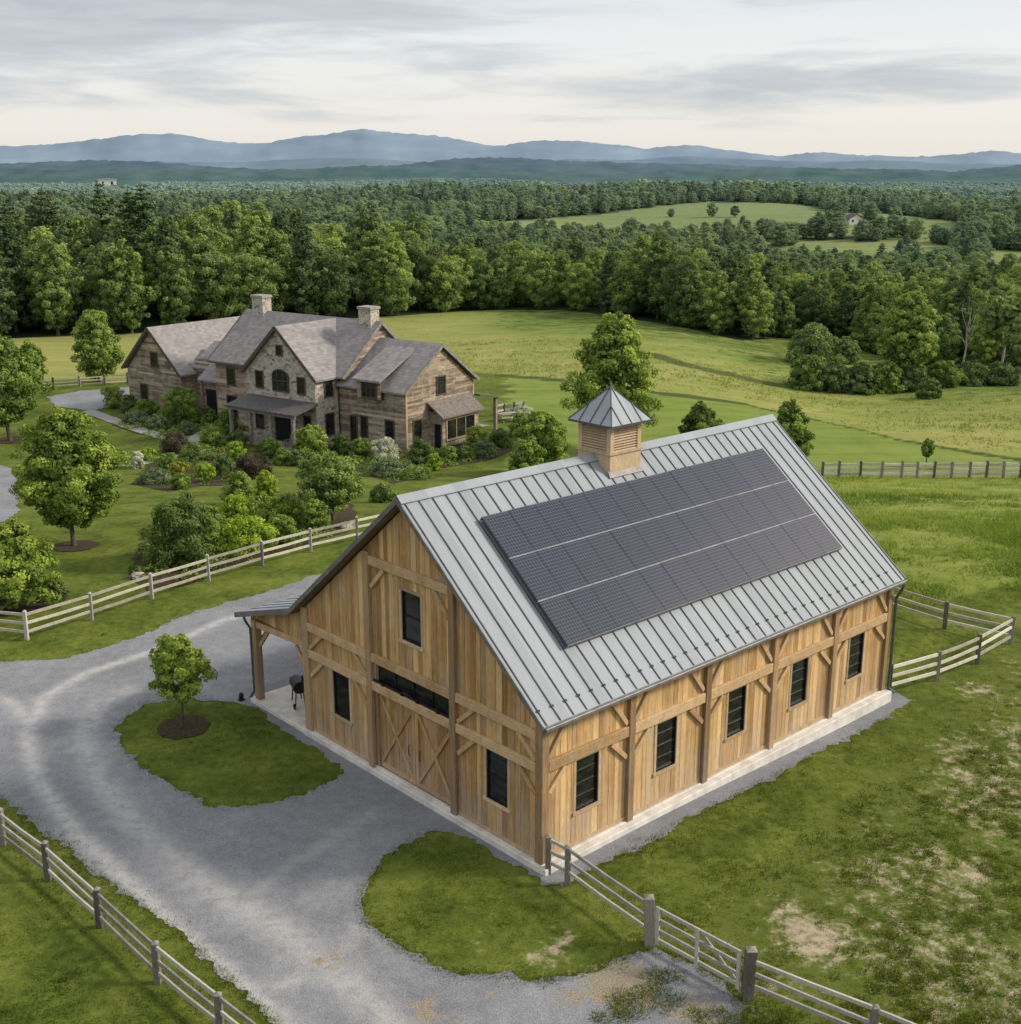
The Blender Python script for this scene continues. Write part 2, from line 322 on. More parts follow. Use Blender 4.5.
# ------------------------------------------------------------------ mesh helper
class MB:
    def __init__(s): s.v = []; s.f = []; s.m = []; s.t = []
    def add(s, verts, faces, mat=0, tint=.5):
        b = len(s.v); s.v += [tuple(map(float, q)) for q in verts]
        for f in faces: s.f.append([b + i for i in f]); s.m.append(mat); s.t.append(tint)
        return s
    def box(s, lo, hi, mat=0, tint=.5):
        x0, y0, z0 = lo; x1, y1, z1 = hi
        return s.add([(x0, y0, z0), (x1, y0, z0), (x1, y1, z0), (x0, y1, z0), (x0, y0, z1), (x1, y0, z1), (x1, y1, z1), (x0, y1, z1)],
                     [(3, 2, 1, 0), (4, 5, 6, 7), (0, 1, 5, 4), (1, 2, 6, 5), (2, 3, 7, 6), (3, 0, 4, 7)], mat, tint)
    def beam(s, p0, p1, w, h, mat=0, tint=.5, up=(0, 0, 1)):
        p0 = Vector(p0); p1 = Vector(p1); d = (p1 - p0).normalized(); u = Vector(up)
        if abs(d.dot(u)) > .99: u = Vector((0, 1, 0))
        r = d.cross(u).normalized(); u = r.cross(d).normalized()
        v = []
        for p in (p0, p1):
            for a, b in ((-1, -1), (1, -1), (1, 1), (-1, 1)): v.append(p + r * (a * w / 2) + u * (b * h / 2))
        return s.add(v, [(3, 2, 1, 0), (4, 5, 6, 7), (0, 1, 5, 4), (1, 2, 6, 5), (2, 3, 7, 6), (3, 0, 4, 7)], mat, tint)
    def prism(s, poly, ext, mat=0, tint=.5):
        n = len(poly); e = Vector(ext); v = [Vector(p) for p in poly] + [Vector(p) + e for p in poly]
        f = [tuple(range(n))[::-1], tuple(range(n, 2 * n))] + [(i, (i + 1) % n, n + (i + 1) % n, n + i) for i in range(n)]
        return s.add(v, f, mat, tint)
    def tube(s, pts, rad, n=7, mat=0, tint=.5, cap=True):
        pts = [Vector(p) for p in pts]; b = len(s.v); vs = []
        for i, p in enumerate(pts):
            d = (pts[min(i + 1, len(pts) - 1)] - pts[max(i - 1, 0)]).normalized()
            a = Vector((1, 0, 0)) if abs(d.x) < .8 else Vector((0, 1, 0))
            r = d.cross(a).normalized(); u = r.cross(d)
            for k in range(n):
                t = 2 * math.pi * k / n
                vs.append(p + (r * math.cos(t) + u * math.sin(t)) * rad[i])
        fs = []
        for i in range(len(pts) - 1):
            for k in range(n): fs.append((i * n + k, i * n + (k + 1) % n, (i + 1) * n + (k + 1) % n, (i + 1) * n + k))
        if cap: fs += [tuple(range(n))[::-1], tuple(range((len(pts) - 1) * n, len(pts) * n))]
        return s.add(vs, fs, mat, tint)
    def mesh(s, name, mats):
        me = bpy.data.meshes.new(name); me.from_pydata(s.v, [], s.f)
        for m in (mats if isinstance(mats, (list, tuple)) else [mats]): me.materials.append(m)
        me.polygons.foreach_set('material_index', s.m)
        a = me.attributes.new('tint', 'FLOAT', 'FACE'); a.data.foreach_set('value', np.array(s.t, 'f'))
        me.update(); return me
    def build(s, name, mats, parent=None, bevel=0.0, smooth=False):
        me = s.mesh(name, mats)
        import bmesh
        bm = bmesh.new(); bm.from_mesh(me); bmesh.ops.recalc_face_normals(bm, faces=bm.faces); bm.to_mesh(me); bm.free()
        if smooth: me.polygons.foreach_set('use_smooth', [True] * len(me.polygons))
        o = link(name, me, parent)
        if bevel:
            md = o.modifiers.new('edge', 'BEVEL'); md.width = bevel; md.segments = 1; md.limit_method = 'ANGLE'
        return o
def link(name, data, parent=None):
    o = bpy.data.objects.new(name, data); COL.objects.link(o)
    if parent is not None: o.parent = parent
    return o
def tag(o, label=None, cat=None, group=None, kind=None):
    if label: o['label'] = label
    if cat: o['category'] = cat
    if group: o['group'] = group
    if kind: o['kind'] = kind
    return o
def thing(name, label, cat, loc=(0, 0, 0), rz=0.0, group=None):
    o = link(name, None); o.location = loc; o.rotation_euler = (0, 0, rz); o.empty_display_size = .3
    return tag(o, label, cat, group)
def rt(a=.5, b=.22): return min(1, max(0, random.gauss(a, b)))
def np_mesh(name, V, F, mats, tint=None, midx=None, attrs=None, smooth=False):
    """mesh from numpy: V (n,3), F (m,k)"""
    me = bpy.data.meshes.new(name); k = F.shape[1]
    me.vertices.add(len(V)); me.vertices.foreach_set('co', np.ascontiguousarray(V, 'f').ravel())
    me.loops.add(F.size); me.loops.foreach_set('vertex_index', np.ascontiguousarray(F, 'i').ravel())
    me.polygons.add(len(F)); me.polygons.foreach_set('loop_start', np.arange(0, F.size, k, dtype='i'))
    for m in (mats if isinstance(mats, (list, tuple)) else [mats]): me.materials.append(m)
    if midx is not None: me.polygons.foreach_set('material_index', np.ascontiguousarray(midx, 'i'))
    me.polygons.foreach_set('use_smooth', np.full(len(F), smooth))
    if tint is not None:
        a = me.attributes.new('tint', 'FLOAT', 'FACE'); a.data.foreach_set('value', np.ascontiguousarray(tint, 'f'))
    for nm, val in (attrs or {}).items():
        a = me.attributes.new(nm, 'FLOAT', 'POINT'); a.data.foreach_set('value', np.ascontiguousarray(val, 'f'))
    me.update(calc_edges=True); me.validate(); return me

# ================================================================== THE LAND
DITCH = flat([(455, 371), (500, 375), (566, 381), (658, 393), (745, 404), (816, 420), (898, 440), (1021, 460)])
DITCH = [(-140, 132), (-60, 130), (-40, 136), (-20, 140)] + DITCH + [(DITCH[-1][0] + 14, DITCH[-1][1] - 5), (DITCH[-1][0] + 90, DITCH[-1][1] - 25)]
EDGE = flat([(-60, 341), (0, 339), (60, 337), (150, 333), (240, 326), (330, 320), (385, 317), (440, 313), (500, 310), (560, 310), (620, 317), (680, 327), (740, 341), (790, 338), (845, 344), (890, 360), (960, 369), (1021, 373), (1100, 375)])
BANK = flat([(640, 352), (690, 366), (740, 377), (791, 388)])
MEADOW_PX = [[(446, 226), (500, 222), (602, 214), (660, 206), (704, 202), (801, 204), (842, 215), (840, 236), (760, 237), (715, 241), (640, 245), (540, 243), (446, 240)],
             [(748, 244), (800, 239), (957, 243), (954, 268), (850, 270), (760, 268)],
             [(870, 212), (908, 216), (958, 222), (954, 243), (876, 240)],
             [(836, 213), (874, 213), (874, 238), (836, 236)],
             [(986, 250), (1060, 254), (1060, 286), (984, 280)],
             [(408, 184), (452, 185), (452, 191), (408, 191)], [(98, 184), (140, 186), (140, 193), (98, 193)], [(820, 180), (870, 181), (870, 187), (820, 187)],
             [(395, 204), (470, 207), (470, 213), (395, 211)], [(930, 196), (1010, 200), (1010, 205), (930, 202)], [(540, 194), (600, 196), (600, 200), (540, 199)], [(230, 196), (300, 197), (300, 201), (230, 201)]]
def in_meadow(x, y):
    px, py = proj(x, y, terrain(x, y)); r = np.zeros(np.shape(x), bool)
    for P in MEADOW_PX: r |= inside(px, py, P)
    return r
def y_of(line, x):
    L = sorted(line); return np.interp(x, [p[0] for p in L], [p[1] for p in L])

def build_ground():
    ys = np.concatenate([np.arange(-60, 12, 4.), np.arange(12, 62, .5), np.arange(62, 130, 1.0), np.arange(130, 262, 1.6), np.arange(262, 1250, 11.), np.geomspace(1260, 26000, 46)])
    s = np.linspace(-1, 1, 300); s = s * (.45 + .55 * s * s)
    Y = np.repeat(ys[:, None], len(s), 1); X = s[None, :] * (95 + .95 * np.maximum(Y, 0))
    Z = terrain(X, Y)
    V = np.stack([X, Y, Z], -1).reshape(-1, 3); r, c = X.shape
    idx = np.arange(r * c).reshape(r, c)
    F = np.stack([idx[:-1, :-1], idx[:-1, 1:], idx[1:, 1:], idx[1:, :-1]], -1).reshape(-1, 4)
    yd = y_of(DITCH, X); ye = y_of(EDGE, X)
    hay = ss(-1, 1, Y - yd) * (1 - ss(225, 240, Y))
    hay = hay * (1 - .5 * ss(12, 60, Y - yd) * ss(-14, 4, X))
    rough = ss(46, 50, Y - .25 * (X - 16)) * (X > 6) * (1 - ss(86, 90, Y))
    rough = np.maximum(rough, ss(40, 30, Y) * ss(7, 13, X + (30 - Y) * .6) * .3)
    mown = ss(86, 90, Y) * (1 - ss(-1, 1, Y - yd)) * ss(-3, 3, X)
    mead = in_meadow(X, Y) & (Y > 300)
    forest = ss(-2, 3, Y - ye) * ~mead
    mown = np.where(mead, .75, mown); hay = np.where(mead, .42 + .4 * vnoise(X, Y, 90, 9), hay)
    ditch = np.exp(-((Y - yd) / 1.4) ** 2) * ss(-8, 0, X) + .9 * np.exp(-(seg_dist(X, Y, BANK) / 2.2) ** 2)
    ditch = ditch + .8 * np.exp(-(seg_dist(X, Y, flat([(905, 606), (960, 618), (1010, 632), (1040, 640)])) / .7) ** 2)
    past = ss(2.5, 6.0, (X - 2.0) - (Y - 26.5) * .78 + 3 * (fbm(X, Y, 3, 61, 3) - .5)) * (X > 0) * (Y < 46)
    dirt = .33 * past + .2 * past * ss(.5, .7, fbm(X, Y, 5, 63, 3))
    for px, py, rad, am in [(811, 938, 1.0, .85), (789, 912, .7, .7), (925, 888, .75, .55), (975, 842, .8, .5), (947, 779, .35, .6), (975, 690, .75, .7), (1008, 664, .6, .6), (938, 936, .5, .5), (1016, 768, .7, .55),
                            (565, 938, .42, .75), (548, 958, .5, .7), (600, 985, .8, .8), (700, 900, .5, .3), (880, 850, 1.2, .28), (990, 940, 1.2, .3), (780, 985, .7, .5), (640, 985, .6, .6), (700, 1010, .6, .4), (850, 800, .8, .2), (470, 945, .5, .4)]:
        x0, y0, _ = at(px, py); dirt = np.maximum(dirt, am * np.exp(-((X - x0) ** 2 + (Y - y0) ** 2) / (rad * 1.25) ** 2))
    me = np_mesh('grassland', V, F, M['ground'], attrs={k: v.ravel().astype(float) for k, v in dict(hay=hay, rough=rough, mown=mown, forest=forest, ditch=ditch, dirt=dirt, past=past).items()}, smooth=True)
    tag(link('ground', me), kind='structure')
build_ground()

def sheet(name, fsdf, x0, x1, y0, y1, step, mat, lift=.012, rag=.28, attrs=None):
    """an irregular patch lying on the land, outlined by a signed distance"""
    xs = np.arange(x0, x1, step); ys = np.arange(y0, y1, step)
    X, Y = np.meshgrid(xs, ys)
    D = fsdf(X, Y) + (fbm(X, Y, 1.3, 21, 4) - .5) * 2 * rag + (vnoise(X, Y, .22, 29) - .5) * rag * .9
    gy, gx = np.gradient(D, step)
    m = np.where(D > 0, D, 0) / np.maximum(gx ** 2 + gy ** 2, .5)
    Xs = X - gx * np.clip(m, 0, step * 1.5); Ys = Y - gy * np.clip(m, 0, step * 1.5)
    ok = D < step * 1.05
    r, c = X.shape; idx = np.arange(r * c).reshape(r, c)
    q = ok[:-1, :-1] & ok[:-1, 1:] & ok[1:, 1:] & ok[1:, :-1]
    F = np.stack([idx[:-1, :-1], idx[:-1, 1:], idx[1:, 1:], idx[1:, :-1]], -1)[q]
    used = np.unique(F); re = np.zeros(r * c, int); re[used] = np.arange(len(used))
    V = np.stack([Xs.ravel(), Ys.ravel(), terrain(Xs.ravel(), Ys.ravel()) + lift], -1)[used]
    at_ = {k: f(V[:, 0], V[:, 1]) for k, f in (attrs or {}).items()}
    o = link(name, np_mesh(name, V, re[F], mat, attrs=at_, smooth=True))
    return tag(o, kind='structure')

def bw(u, v): return tuple(np.array([BAX, BAY]) + BU * u + BV * v)
_drive = flat([(-90, 668), (0, 662), (60, 659), (110, 646), (150, 631), (200, 612), (250, 597), (300, 581), (345, 566), (400, 548)]) + \
         [bw(15, 15), bw(17.0, 11), bw(16.9, -.95), bw(.2, -.95)] + \
         flat([(562, 886), (540, 886), (515, 866), (470, 838), (432, 832), (398, 852), (374, 880), (362, 905), (368, 925), (400, 950), (450, 972), (520, 981), (560, 977), (620, 957), (655, 947), (700, 962), (735, 985), (745, 1012), (725, 1040), (700, 1120)]) + \
         flat([(380, 1120), (300, 1060), (260, 1015), (208, 966), (160, 922), (108, 883), (43, 836), (9, 801), (-90, 740)])
_isle = flat([(115, 727), (126, 753), (165, 784), (208, 805), (251, 806), (303, 794), (349, 773), (338, 764), (303, 744), (264, 713), (238, 702), (191, 698), (143, 705)])
def drive_sdf(x, y): return np.maximum(sdf(x, y, _drive), -sdf(x, y, _isle))
_tracks = [flat(p) for p in ([(300, 600), (225, 620), (152, 652), (87, 673), (45, 697), (27, 735), (36, 778), (70, 825), (125, 880), (190, 940), (260, 1000), (330, 1060)],
                             [(130, 691), (97, 706), (83, 735), (95, 775), (135, 825), (200, 880), (280, 930), (350, 985), (420, 1050)],
                             [(-30, 690), (12, 703), (32, 725)], [(225, 912), (300, 860), (370, 815)], [(250, 1000), (330, 965), (360, 930)])]
def _trk(x, y):
    t = np.zeros(np.shape(x))
    for k, p in enumerate(_tracks): t = np.maximum(t, (1, .8, .8, .4, .5)[k] * np.exp(-(seg_dist(x, y, p) / (.26 + .2 * (k == 1))) ** 2))
    return t
_ex = [at(px, py)[:2] + (r, a) for px, py, r, a in [(330, 960, 1.0, .6), (620, 985, 1.2, .95), (430, 1010, 1.2, .6), (700, 1015, 1.2, .7), (570, 1000, .8, .6), (430, 1000, 1.0, .45), (700, 1000, .8, .6), (660, 970, .6, .5), (500, 992, .6, .5)]]
def _earth(x, y):
    t = np.zeros(np.shape(x))
    for a, b, r, s in _ex: t = np.maximum(t, s * np.exp(-((x - a) ** 2 + (y - b) ** 2) / r ** 2))
    return t
sheet('gravel_driveway', drive_sdf, -26, 22, 14, 64, .12, M['gravel'], attrs={'track': _trk, 'earth': _earth})
for nm, P in (('gravel_parking', [(-70, 462), (-10, 462), (12, 468), (19, 490), (19, 512), (5, 522), (-70, 530)]), ('gravel_parking', [(48, 397), (80, 391), (131, 387), (132, 402), (106, 408), (92, 411), (55, 407)])):
    W = flat(P); xs = [p[0] for p in W]; ys = [p[1] for p in W]
    sheet(nm, lambda x, y, W=W: sdf(x, y, W), min(xs) - 1, max(xs) + 1, min(ys) - 1, max(ys) + 1, .4, M['gravel'], .03, attrs={'track': lambda x, y: x * 0, 'earth': lambda x, y: x * 0})
for W, wd in ((flat([(90, 412), (112, 420), (140, 430), (162, 437), (190, 441), (214, 438), (238, 433), (262, 440)]), .75), (flat([(118, 466), (140, 464), (165, 458), (190, 452), (215, 447), (240, 441)]), .6), (flat([(190, 441), (200, 434), (214, 428)]), .5)):
    xs = [p[0] for p in W]; ys = [p[1] for p in W]
    sheet('stone_path', lambda x, y, W=W, wd=wd: seg_dist(x, y, W) - wd, min(xs) - 2, max(xs) + 2, min(ys) - 2, max(ys) + 2, .3, M['paving'], .04, .12)
BEDS = [[(128, 578), (140, 545), (200, 518), (252, 498), (300, 492), (345, 496), (357, 515), (350, 532), (300, 546), (250, 560), (190, 584), (150, 592)],
        [(112, 425), (150, 417), (196, 425), (226, 412), (246, 418), (258, 438), (225, 450), (195, 432), (165, 440), (130, 432)],
        [(130, 484), (150, 462), (185, 444), (230, 446), (262, 452), (262, 470), (235, 486), (200, 486), (170, 492)],
        [(258, 450), (300, 452), (330, 444), (370, 446), (410, 452), (430, 460), (425, 474), (395, 484), (370, 476), (340, 462), (300, 468)],
        [(430, 452), (470, 440), (515, 430), (520, 448), (490, 460), (455, 466), (432, 470)],
        [(-40, 600), (0, 588), (40, 585), (68, 592), (64, 606), (30, 614), (-40, 618)]]
for P in BEDS:
    W = flat(P); xs = [p[0] for p in W]; ys = [p[1] for p in W]
    sheet('mulch_bed', lambda x, y, W=W: sdf(x, y, W), min(xs) - 1, max(xs) + 1, min(ys) - 1, max(ys) + 1, .25, M['mulch'], .025, .2)
for px, py, r in ((183, 727, .85), (76, 546, 1.05), (12, 440, 1.6)):
    x0, y0, _ = at(px, py)
    sheet('mulch_bed', lambda x, y, x0=x0, y0=y0, r=r: np.hypot(x - x0, y - y0) - r, x0 - r - .6, x0 + r + .6, y0 - r - .6, y0 + r + .6, .12, M['mulch'], .03, .12)

# ------------------------------------------------------------------ grass (nobody could count it)
def blades(name, P, h, nb, spread, width, mat, lean=.45, tint0=.5):
    n = len(P); k = n * nb
    base = np.repeat(P, nb, 0); hh = np.repeat(h, nb) * RNG.uniform(.55, 1.2, k)
    sp = np.repeat(np.broadcast_to(spread, (n,)), nb); wd = np.repeat(np.broadcast_to(width, (n,)), nb)
    a = RNG.uniform(0, 2 * np.pi, k); rr = sp * np.sqrt(RNG.uniform(0, 1, k))
    x = base[:, 0] + rr * np.cos(a); y = base[:, 1] + rr * np.sin(a); z = terrain(x, y) - .01
    w = RNG.uniform(0, 2 * np.pi, k); dx = np.cos(w) * wd / 2; dy = np.sin(w) * wd / 2
    lx = np.cos(a) * hh * lean * RNG.uniform(.2, 1.4, k); ly = np.sin(a) * hh * lean * RNG.uniform(.2, 1.4, k)
    V = np.stack([np.stack([x - dx, y - dy, z], 1), np.stack([x + dx, y + dy, z], 1), np.stack([x + lx, y + ly, z + hh], 1)], 1).reshape(-1, 3)
    F = np.arange(3 * k).reshape(-1, 3)
    t = np.clip(np.repeat(np.broadcast_to(tint0, (n,)), nb) + RNG.normal(0, .16, k), 0, 1)
    o = link(name, np_mesh(name, V, F, mat, tint=t)); tag(o, kind='stuff'); return o
def scatter_px(n, x0, x1, y0, y1):
    px = RNG.uniform(x0, x1, n); py = RNG.uniform(y0, y1, n)
    a = (px - IW / 2) / FPX; b = (IH / 2 - py) / FPX
    d = np.stack([a, CP + b * SP, -SP + b * CP], 1); t = -HC / d[:, 2]
    for _ in range(12): t = (terrain(d[:, 0] * t, d[:, 1] * t) - HC) / d[:, 2]
    return np.stack([d[:, 0] * t, d[:, 1] * t], 1)
def in_barn(x, y, pad=.35):
    u = (x - BAX) * BU[0] + (y - BAY) * BU[1]; v = (x - BAX) * BV[0] + (y - BAY) * BV[1]
    return (u > -pad) & (u < 16 + pad) & (v > -pad) & (v < 14.2 + pad)
_dirtblobs = [at(px, py)[:2] + (r, a) for px, py, r, a in [(811, 938, 1.3, .95), (789, 912, .8, .8), (925, 888, .9, .6), (975, 842, .9, .6), (947, 779, .4, .8), (975, 690, .9, .8), (1008, 664, .7, .7), (565, 938, .45, .8), (548, 958, .55, .8), (600, 985, 1.0, .9), (640, 985, .8, .6)]]
def make_grass():
    P = scatter_px(60000, -260, 1280, 590, 1130); x, y = P[:, 0], P[:, 1]
    dd = np.maximum(drive_sdf(x, y), -1e9) + (fbm(x, y, 1.3, 21, 4) - .5) * .3
    past = ss(0, 3.5, (x - 2.0) - (y - 26.5) * .72) * (x > 0)                     # the rougher pasture right of the barn
    keep = ((dd > .02) | ((dd > -.45) & (RNG.uniform(0, 1, len(x)) < .3 + .6 * (dd + .3)))) & ~in_barn(x, y, .75)
    for a, b, r, s in _dirtblobs: keep &= RNG.uniform(0, 1, len(x)) > s * np.exp(-((x - a) ** 2 + (y - b) ** 2) / r ** 2)
    clump = fbm(x, y, 1.1, 31, 3)
    keep &= RNG.uniform(0, 1, len(x)) < np.clip(.55 + 1.5 * (clump - .4), .2, 1)
    P = P[keep]; clump = clump[keep]; past = past[keep]; x, y = P[:, 0], P[:, 1]
    patch = fbm(x, y, 4.0, 41, 4)
    h = .045 + .085 * np.clip(clump - .3, 0, 1) + past * .10 * np.clip(clump - .42, 0, 1)
    tint = np.clip(.12 + .75 * (patch - .30) + .75 * (fbm(x, y, .9, 43, 3) - .42), 0, 1)
    blades('lawn_grass', P, h, 6, .10, .020, M['blade'], tint0=tint)
    # coarse tussocks in the pasture
    P = scatter_px(46000, 600, 1280, 640, 1130); x, y = P[:, 0], P[:, 1]
    q = ss(3.4, 6.5, (x - 2.0) - (y - 26.5) * .78 + 2 * (fbm(x, y, 2.5, 61, 3) - .5)); cl = .6 * fbm(x, y, .38, 71, 2) + .4 * fbm(x, y, 1.6, 73, 2)
    keep = (drive_sdf(x, y) > .3) & ~in_barn(x, y, 1.2) & (RNG.uniform(0, 1, len(x)) < q * np.clip((cl - .46) * 3, 0, .8))
    for a, b, r, s in _dirtblobs: keep &= RNG.uniform(0, 1, len(x)) > s * np.exp(-((x - a) ** 2 + (y - b) ** 2) / r ** 2)
    P = P[keep]; n = len(P)
    blades('pasture_grass', P, RNG.uniform(.04, .10, n), 16, .10, .028, M['blade'], lean=.8, tint0=np.clip(RNG.normal(.34, .16, n), 0, 1))
    P = scatter_px(5200, 540, 770, 925, 1060); x, y = P[:, 0], P[:, 1]
    P = P[(drive_sdf(x, y) < 0) & (fbm(x, y, .8, 75, 3) > .56)]; n = len(P)
    blades('weeds', P, RNG.uniform(.04, .11, n), 9, .12, .024, M['blade'], lean=.9, tint0=np.clip(RNG.normal(.36, .16, n), 0, 1))
    # ragged fringe where grass meets gravel
    P = scatter_px(260000, -260, 1280, 590, 1130); x, y = P[:, 0], P[:, 1]
    dd = drive_sdf(x, y) + (fbm(x, y, 1.3, 21, 4) - .5) * .4
    P = P[(np.abs(dd + .02) < .11) & ~in_barn(x, y, .9)]; n = len(P)
    blades('verge_grass', P, RNG.uniform(.03, .09, n), 5, .10, .02, M['blade'], lean=.9, tint0=np.clip(RNG.normal(.36, .18, n), 0, 1))
    # long grass of the field behind the barn
    P = scatter_px(26000, 780, 1300, 470, 640); x, y = P[:, 0], P[:, 1]
    cl = fbm(x * .6, y, 3.0, 81, 4)
    keep = ((y > 46.8 + .25 * (x - 16)) & (x > 5) & (y < 87)) & (RNG.uniform(0, 1, len(x)) < np.clip((cl - .3) * 2.2, .05, 1)) & ~in_barn(x, y, 1)
    P = P[keep]; cl = cl[keep]; n = len(P)
    blades('meadow_grass', P, .16 + .35 * np.clip(cl - .4, 0, 1) + RNG.uniform(0, .06, n), 7, .28, .045, M['blade_hay'], lean=.9, tint0=np.clip(.25 + 1.6 * (fbm(P[:, 0] * .5, P[:, 1], 5, 91, 4) - .38), 0, 1))
    # standing hay on the slope behind the house
    P = scatter_px(15000, 330, 1250, 306, 470); x, y = P[:, 0], P[:, 1]
    cl = .5 * fbm(x * .5, y, 5, 85, 4) + .5 * fbm(x * .25, y, 16, 87, 3)
    keep = (y > y_of(DITCH, x) + .5) & (y < np.minimum(y_of(EDGE, x), 232) - 1) & (RNG.uniform(0, 1, len(x)) < np.clip((cl - .36) * 3, .04, 1))
    P = P[keep]; cl = cl[keep]; n = len(P); x, y = P[:, 0], P[:, 1]
    gold = np.clip(1 - (y - y_of(DITCH, x)) / 60, 0, 1)
    blades('hay_grass', P, .12 + .4 * np.clip(cl - .42, 0, 1) + RNG.uniform(0, .1, n), 6, .6, .10, M['blade_gold'], lean=.9, tint0=np.clip(.2 + .8 * (fbm(x * .4, y, 9, 89, 4) - .4) + .45 * gold, 0, 1))
make_grass()

# ================================================================== VEGETATION
def norm(v): return v / np.maximum(np.linalg.norm(v, axis=-1, keepdims=True), 1e-9)
def leaf_quads(P, N, size, rng, narrow=.62):
    """one rhombic leaf per point P facing N"""
    n = len(P); a = norm(np.cross(N, norm(rng.normal(size=(n, 3))))); b = np.cross(N, a)
    s = size[:, None] if np.ndim(size) else size
    V = np.stack([P - a * s, P - b * s * narrow + N * s * .12, P + a * s, P + b * s * narrow + N * s * .12], 1).reshape(-1, 3)
    return V
def crown_profile(kind, t):
    if kind == 'round': return np.sqrt(np.clip(1 - (2 * t - 1) ** 2, 0, 1)) ** .75
    if kind == 'oval': return np.clip(np.sin(np.pi * np.clip(t, 0, 1) ** .8), 0, 1) ** .7
    if kind == 'pear': return np.clip(np.sin(np.pi * np.clip(t, 0, 1) ** .62), 0, 1) ** .8
    if kind == 'pine': return np.clip((1.02 - t) ** .8 * np.clip(t * 7 + .2, 0, 1), 0, 1)
    if kind == 'dome': return np.clip(1 - t ** 3, 0, 1) ** .55
    return np.ones_like(t)
def crown_mesh(name, mat, seed, H, Rr, z0, kind='round', clumps=46, per=110, leaf=.2, clump=.30, flat_=.75, skew=0.12, fill=.12, ragged=.22):
    rng = np.random.default_rng(seed); hc = H - z0
    # clump centres spread through the envelope, most near its surface
    t = rng.uniform(.03, .97, clumps * 3); pr = crown_profile(kind, t)
    pick = rng.uniform(0, 1, len(t)) < (.25 + .75 * pr); t = t[pick][:clumps]; k = len(t); pr = crown_profile(kind, t)
    az = rng.uniform(0, 2 * np.pi, k) ; rad = pr * Rr * np.sqrt(rng.uniform(.12, 1, k)) * (.86 + rng.uniform(-ragged, ragged, k) * .6)
    cx = np.cos(az) * rad + skew * Rr * (rng.random() - .5); cy = np.sin(az) * rad + skew * Rr * (rng.random() - .5)
    cz = z0 + t * hc
    C = np.stack([cx, cy, cz], 1)
    rc = Rr * clump * rng.uniform(.65, 1.25, k) * (.6 + .4 * pr)
    ctr = np.array([0, 0, z0 + hc * .45])
    ct = np.clip(rng.normal(.5, .15, k), 0, 1)
    m = np.maximum((per * (rc / rc.mean()) ** 1.6).astype(int), 6); ci = np.repeat(np.arange(k), m); n = len(ci)
    d = norm(rng.normal(size=(n, 3)) + .55 * norm(C - ctr)[ci] + np.array([0, 0, .25]))
    P = C[ci] + d * (rc[ci] * rng.uniform(.35, 1.22, n) ** .8)[:, None] * np.array([1, 1, flat_])
    N = norm(d + .35 * norm(P - ctr) + rng.normal(size=(n, 3)) * .45)
    tint = np.clip(ct[ci] + rng.normal(0, .10, n) + .10 * d[:, 2], 0, 1)  # upper sides of clumps painted lighter, lower sides darker, like top light
    # sparse inner leaves so that the crown is not hollow, painted dark like inner shade
    q = int(n * fill)
    tt = rng.uniform(.05, .9, q); rr = crown_profile(kind, tt) * Rr * .72 * np.sqrt(rng.uniform(0, 1, q)); aa = rng.uniform(0, 2 * np.pi, q)
    P2 = np.stack([np.cos(aa) * rr, np.sin(aa) * rr, z0 + tt * hc], 1); N2 = norm(rng.normal(size=(q, 3)) + norm(P2 - ctr))
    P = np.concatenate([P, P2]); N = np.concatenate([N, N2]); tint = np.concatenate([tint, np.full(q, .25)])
    size = leaf * rng.uniform(.6, 1.25, len(P)); size[n:] *= 2.0
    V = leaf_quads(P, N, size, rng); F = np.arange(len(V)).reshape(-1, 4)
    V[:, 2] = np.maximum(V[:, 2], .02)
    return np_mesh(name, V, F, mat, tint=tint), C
def pine_mesh(name, mat, seed, H, Rr, z0, whorls=24, per=62, leaf=.32):
    rng = np.random.default_rng(seed); Ps = []; Ns = []; T = []
    for i in range(whorls):
        t = (i + rng.uniform(-.2, .3)) / whorls; z = z0 + t * (H - z0); R0 = Rr * (1.02 - t) ** .75 * rng.uniform(.8, 1.15) * min(1, .45 + 3 * t)
        nb = rng.integers(5, 8)
        for b in range(nb):
            a = 2 * np.pi * (b + rng.uniform(-.3, .3)) / nb + i; L = R0 * rng.uniform(.4, 1.2)
            u = rng.uniform(.12, 1, per); wob = rng.normal(0, .10, per) * L * (1.15 - .5 * u)
            x = np.cos(a) * u * L - np.sin(a) * wob; y = np.sin(a) * u * L + np.cos(a) * wob
            zz = z + .16 * L * u ** 2 - .05 * L * u + rng.normal(0, .055, per) * L
            Ps.append(np.stack([x, y, zz], 1)); Ns.append(norm(np.stack([np.cos(a) * .3 + rng.normal(0, .4, per), np.sin(a) * .3 + rng.normal(0, .4, per), .9 + rng.normal(0, .3, per)], 1)))
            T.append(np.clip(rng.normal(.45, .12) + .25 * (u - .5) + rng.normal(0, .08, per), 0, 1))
    P = np.concatenate(Ps); N = np.concatenate(Ns); V = leaf_quads(P, N, leaf * rng.uniform(.6, 1.2, len(P)), rng, .45)
    return np_mesh(name, V, np.arange(len(V)).reshape(-1, 4), mat, tint=np.concatenate(T))
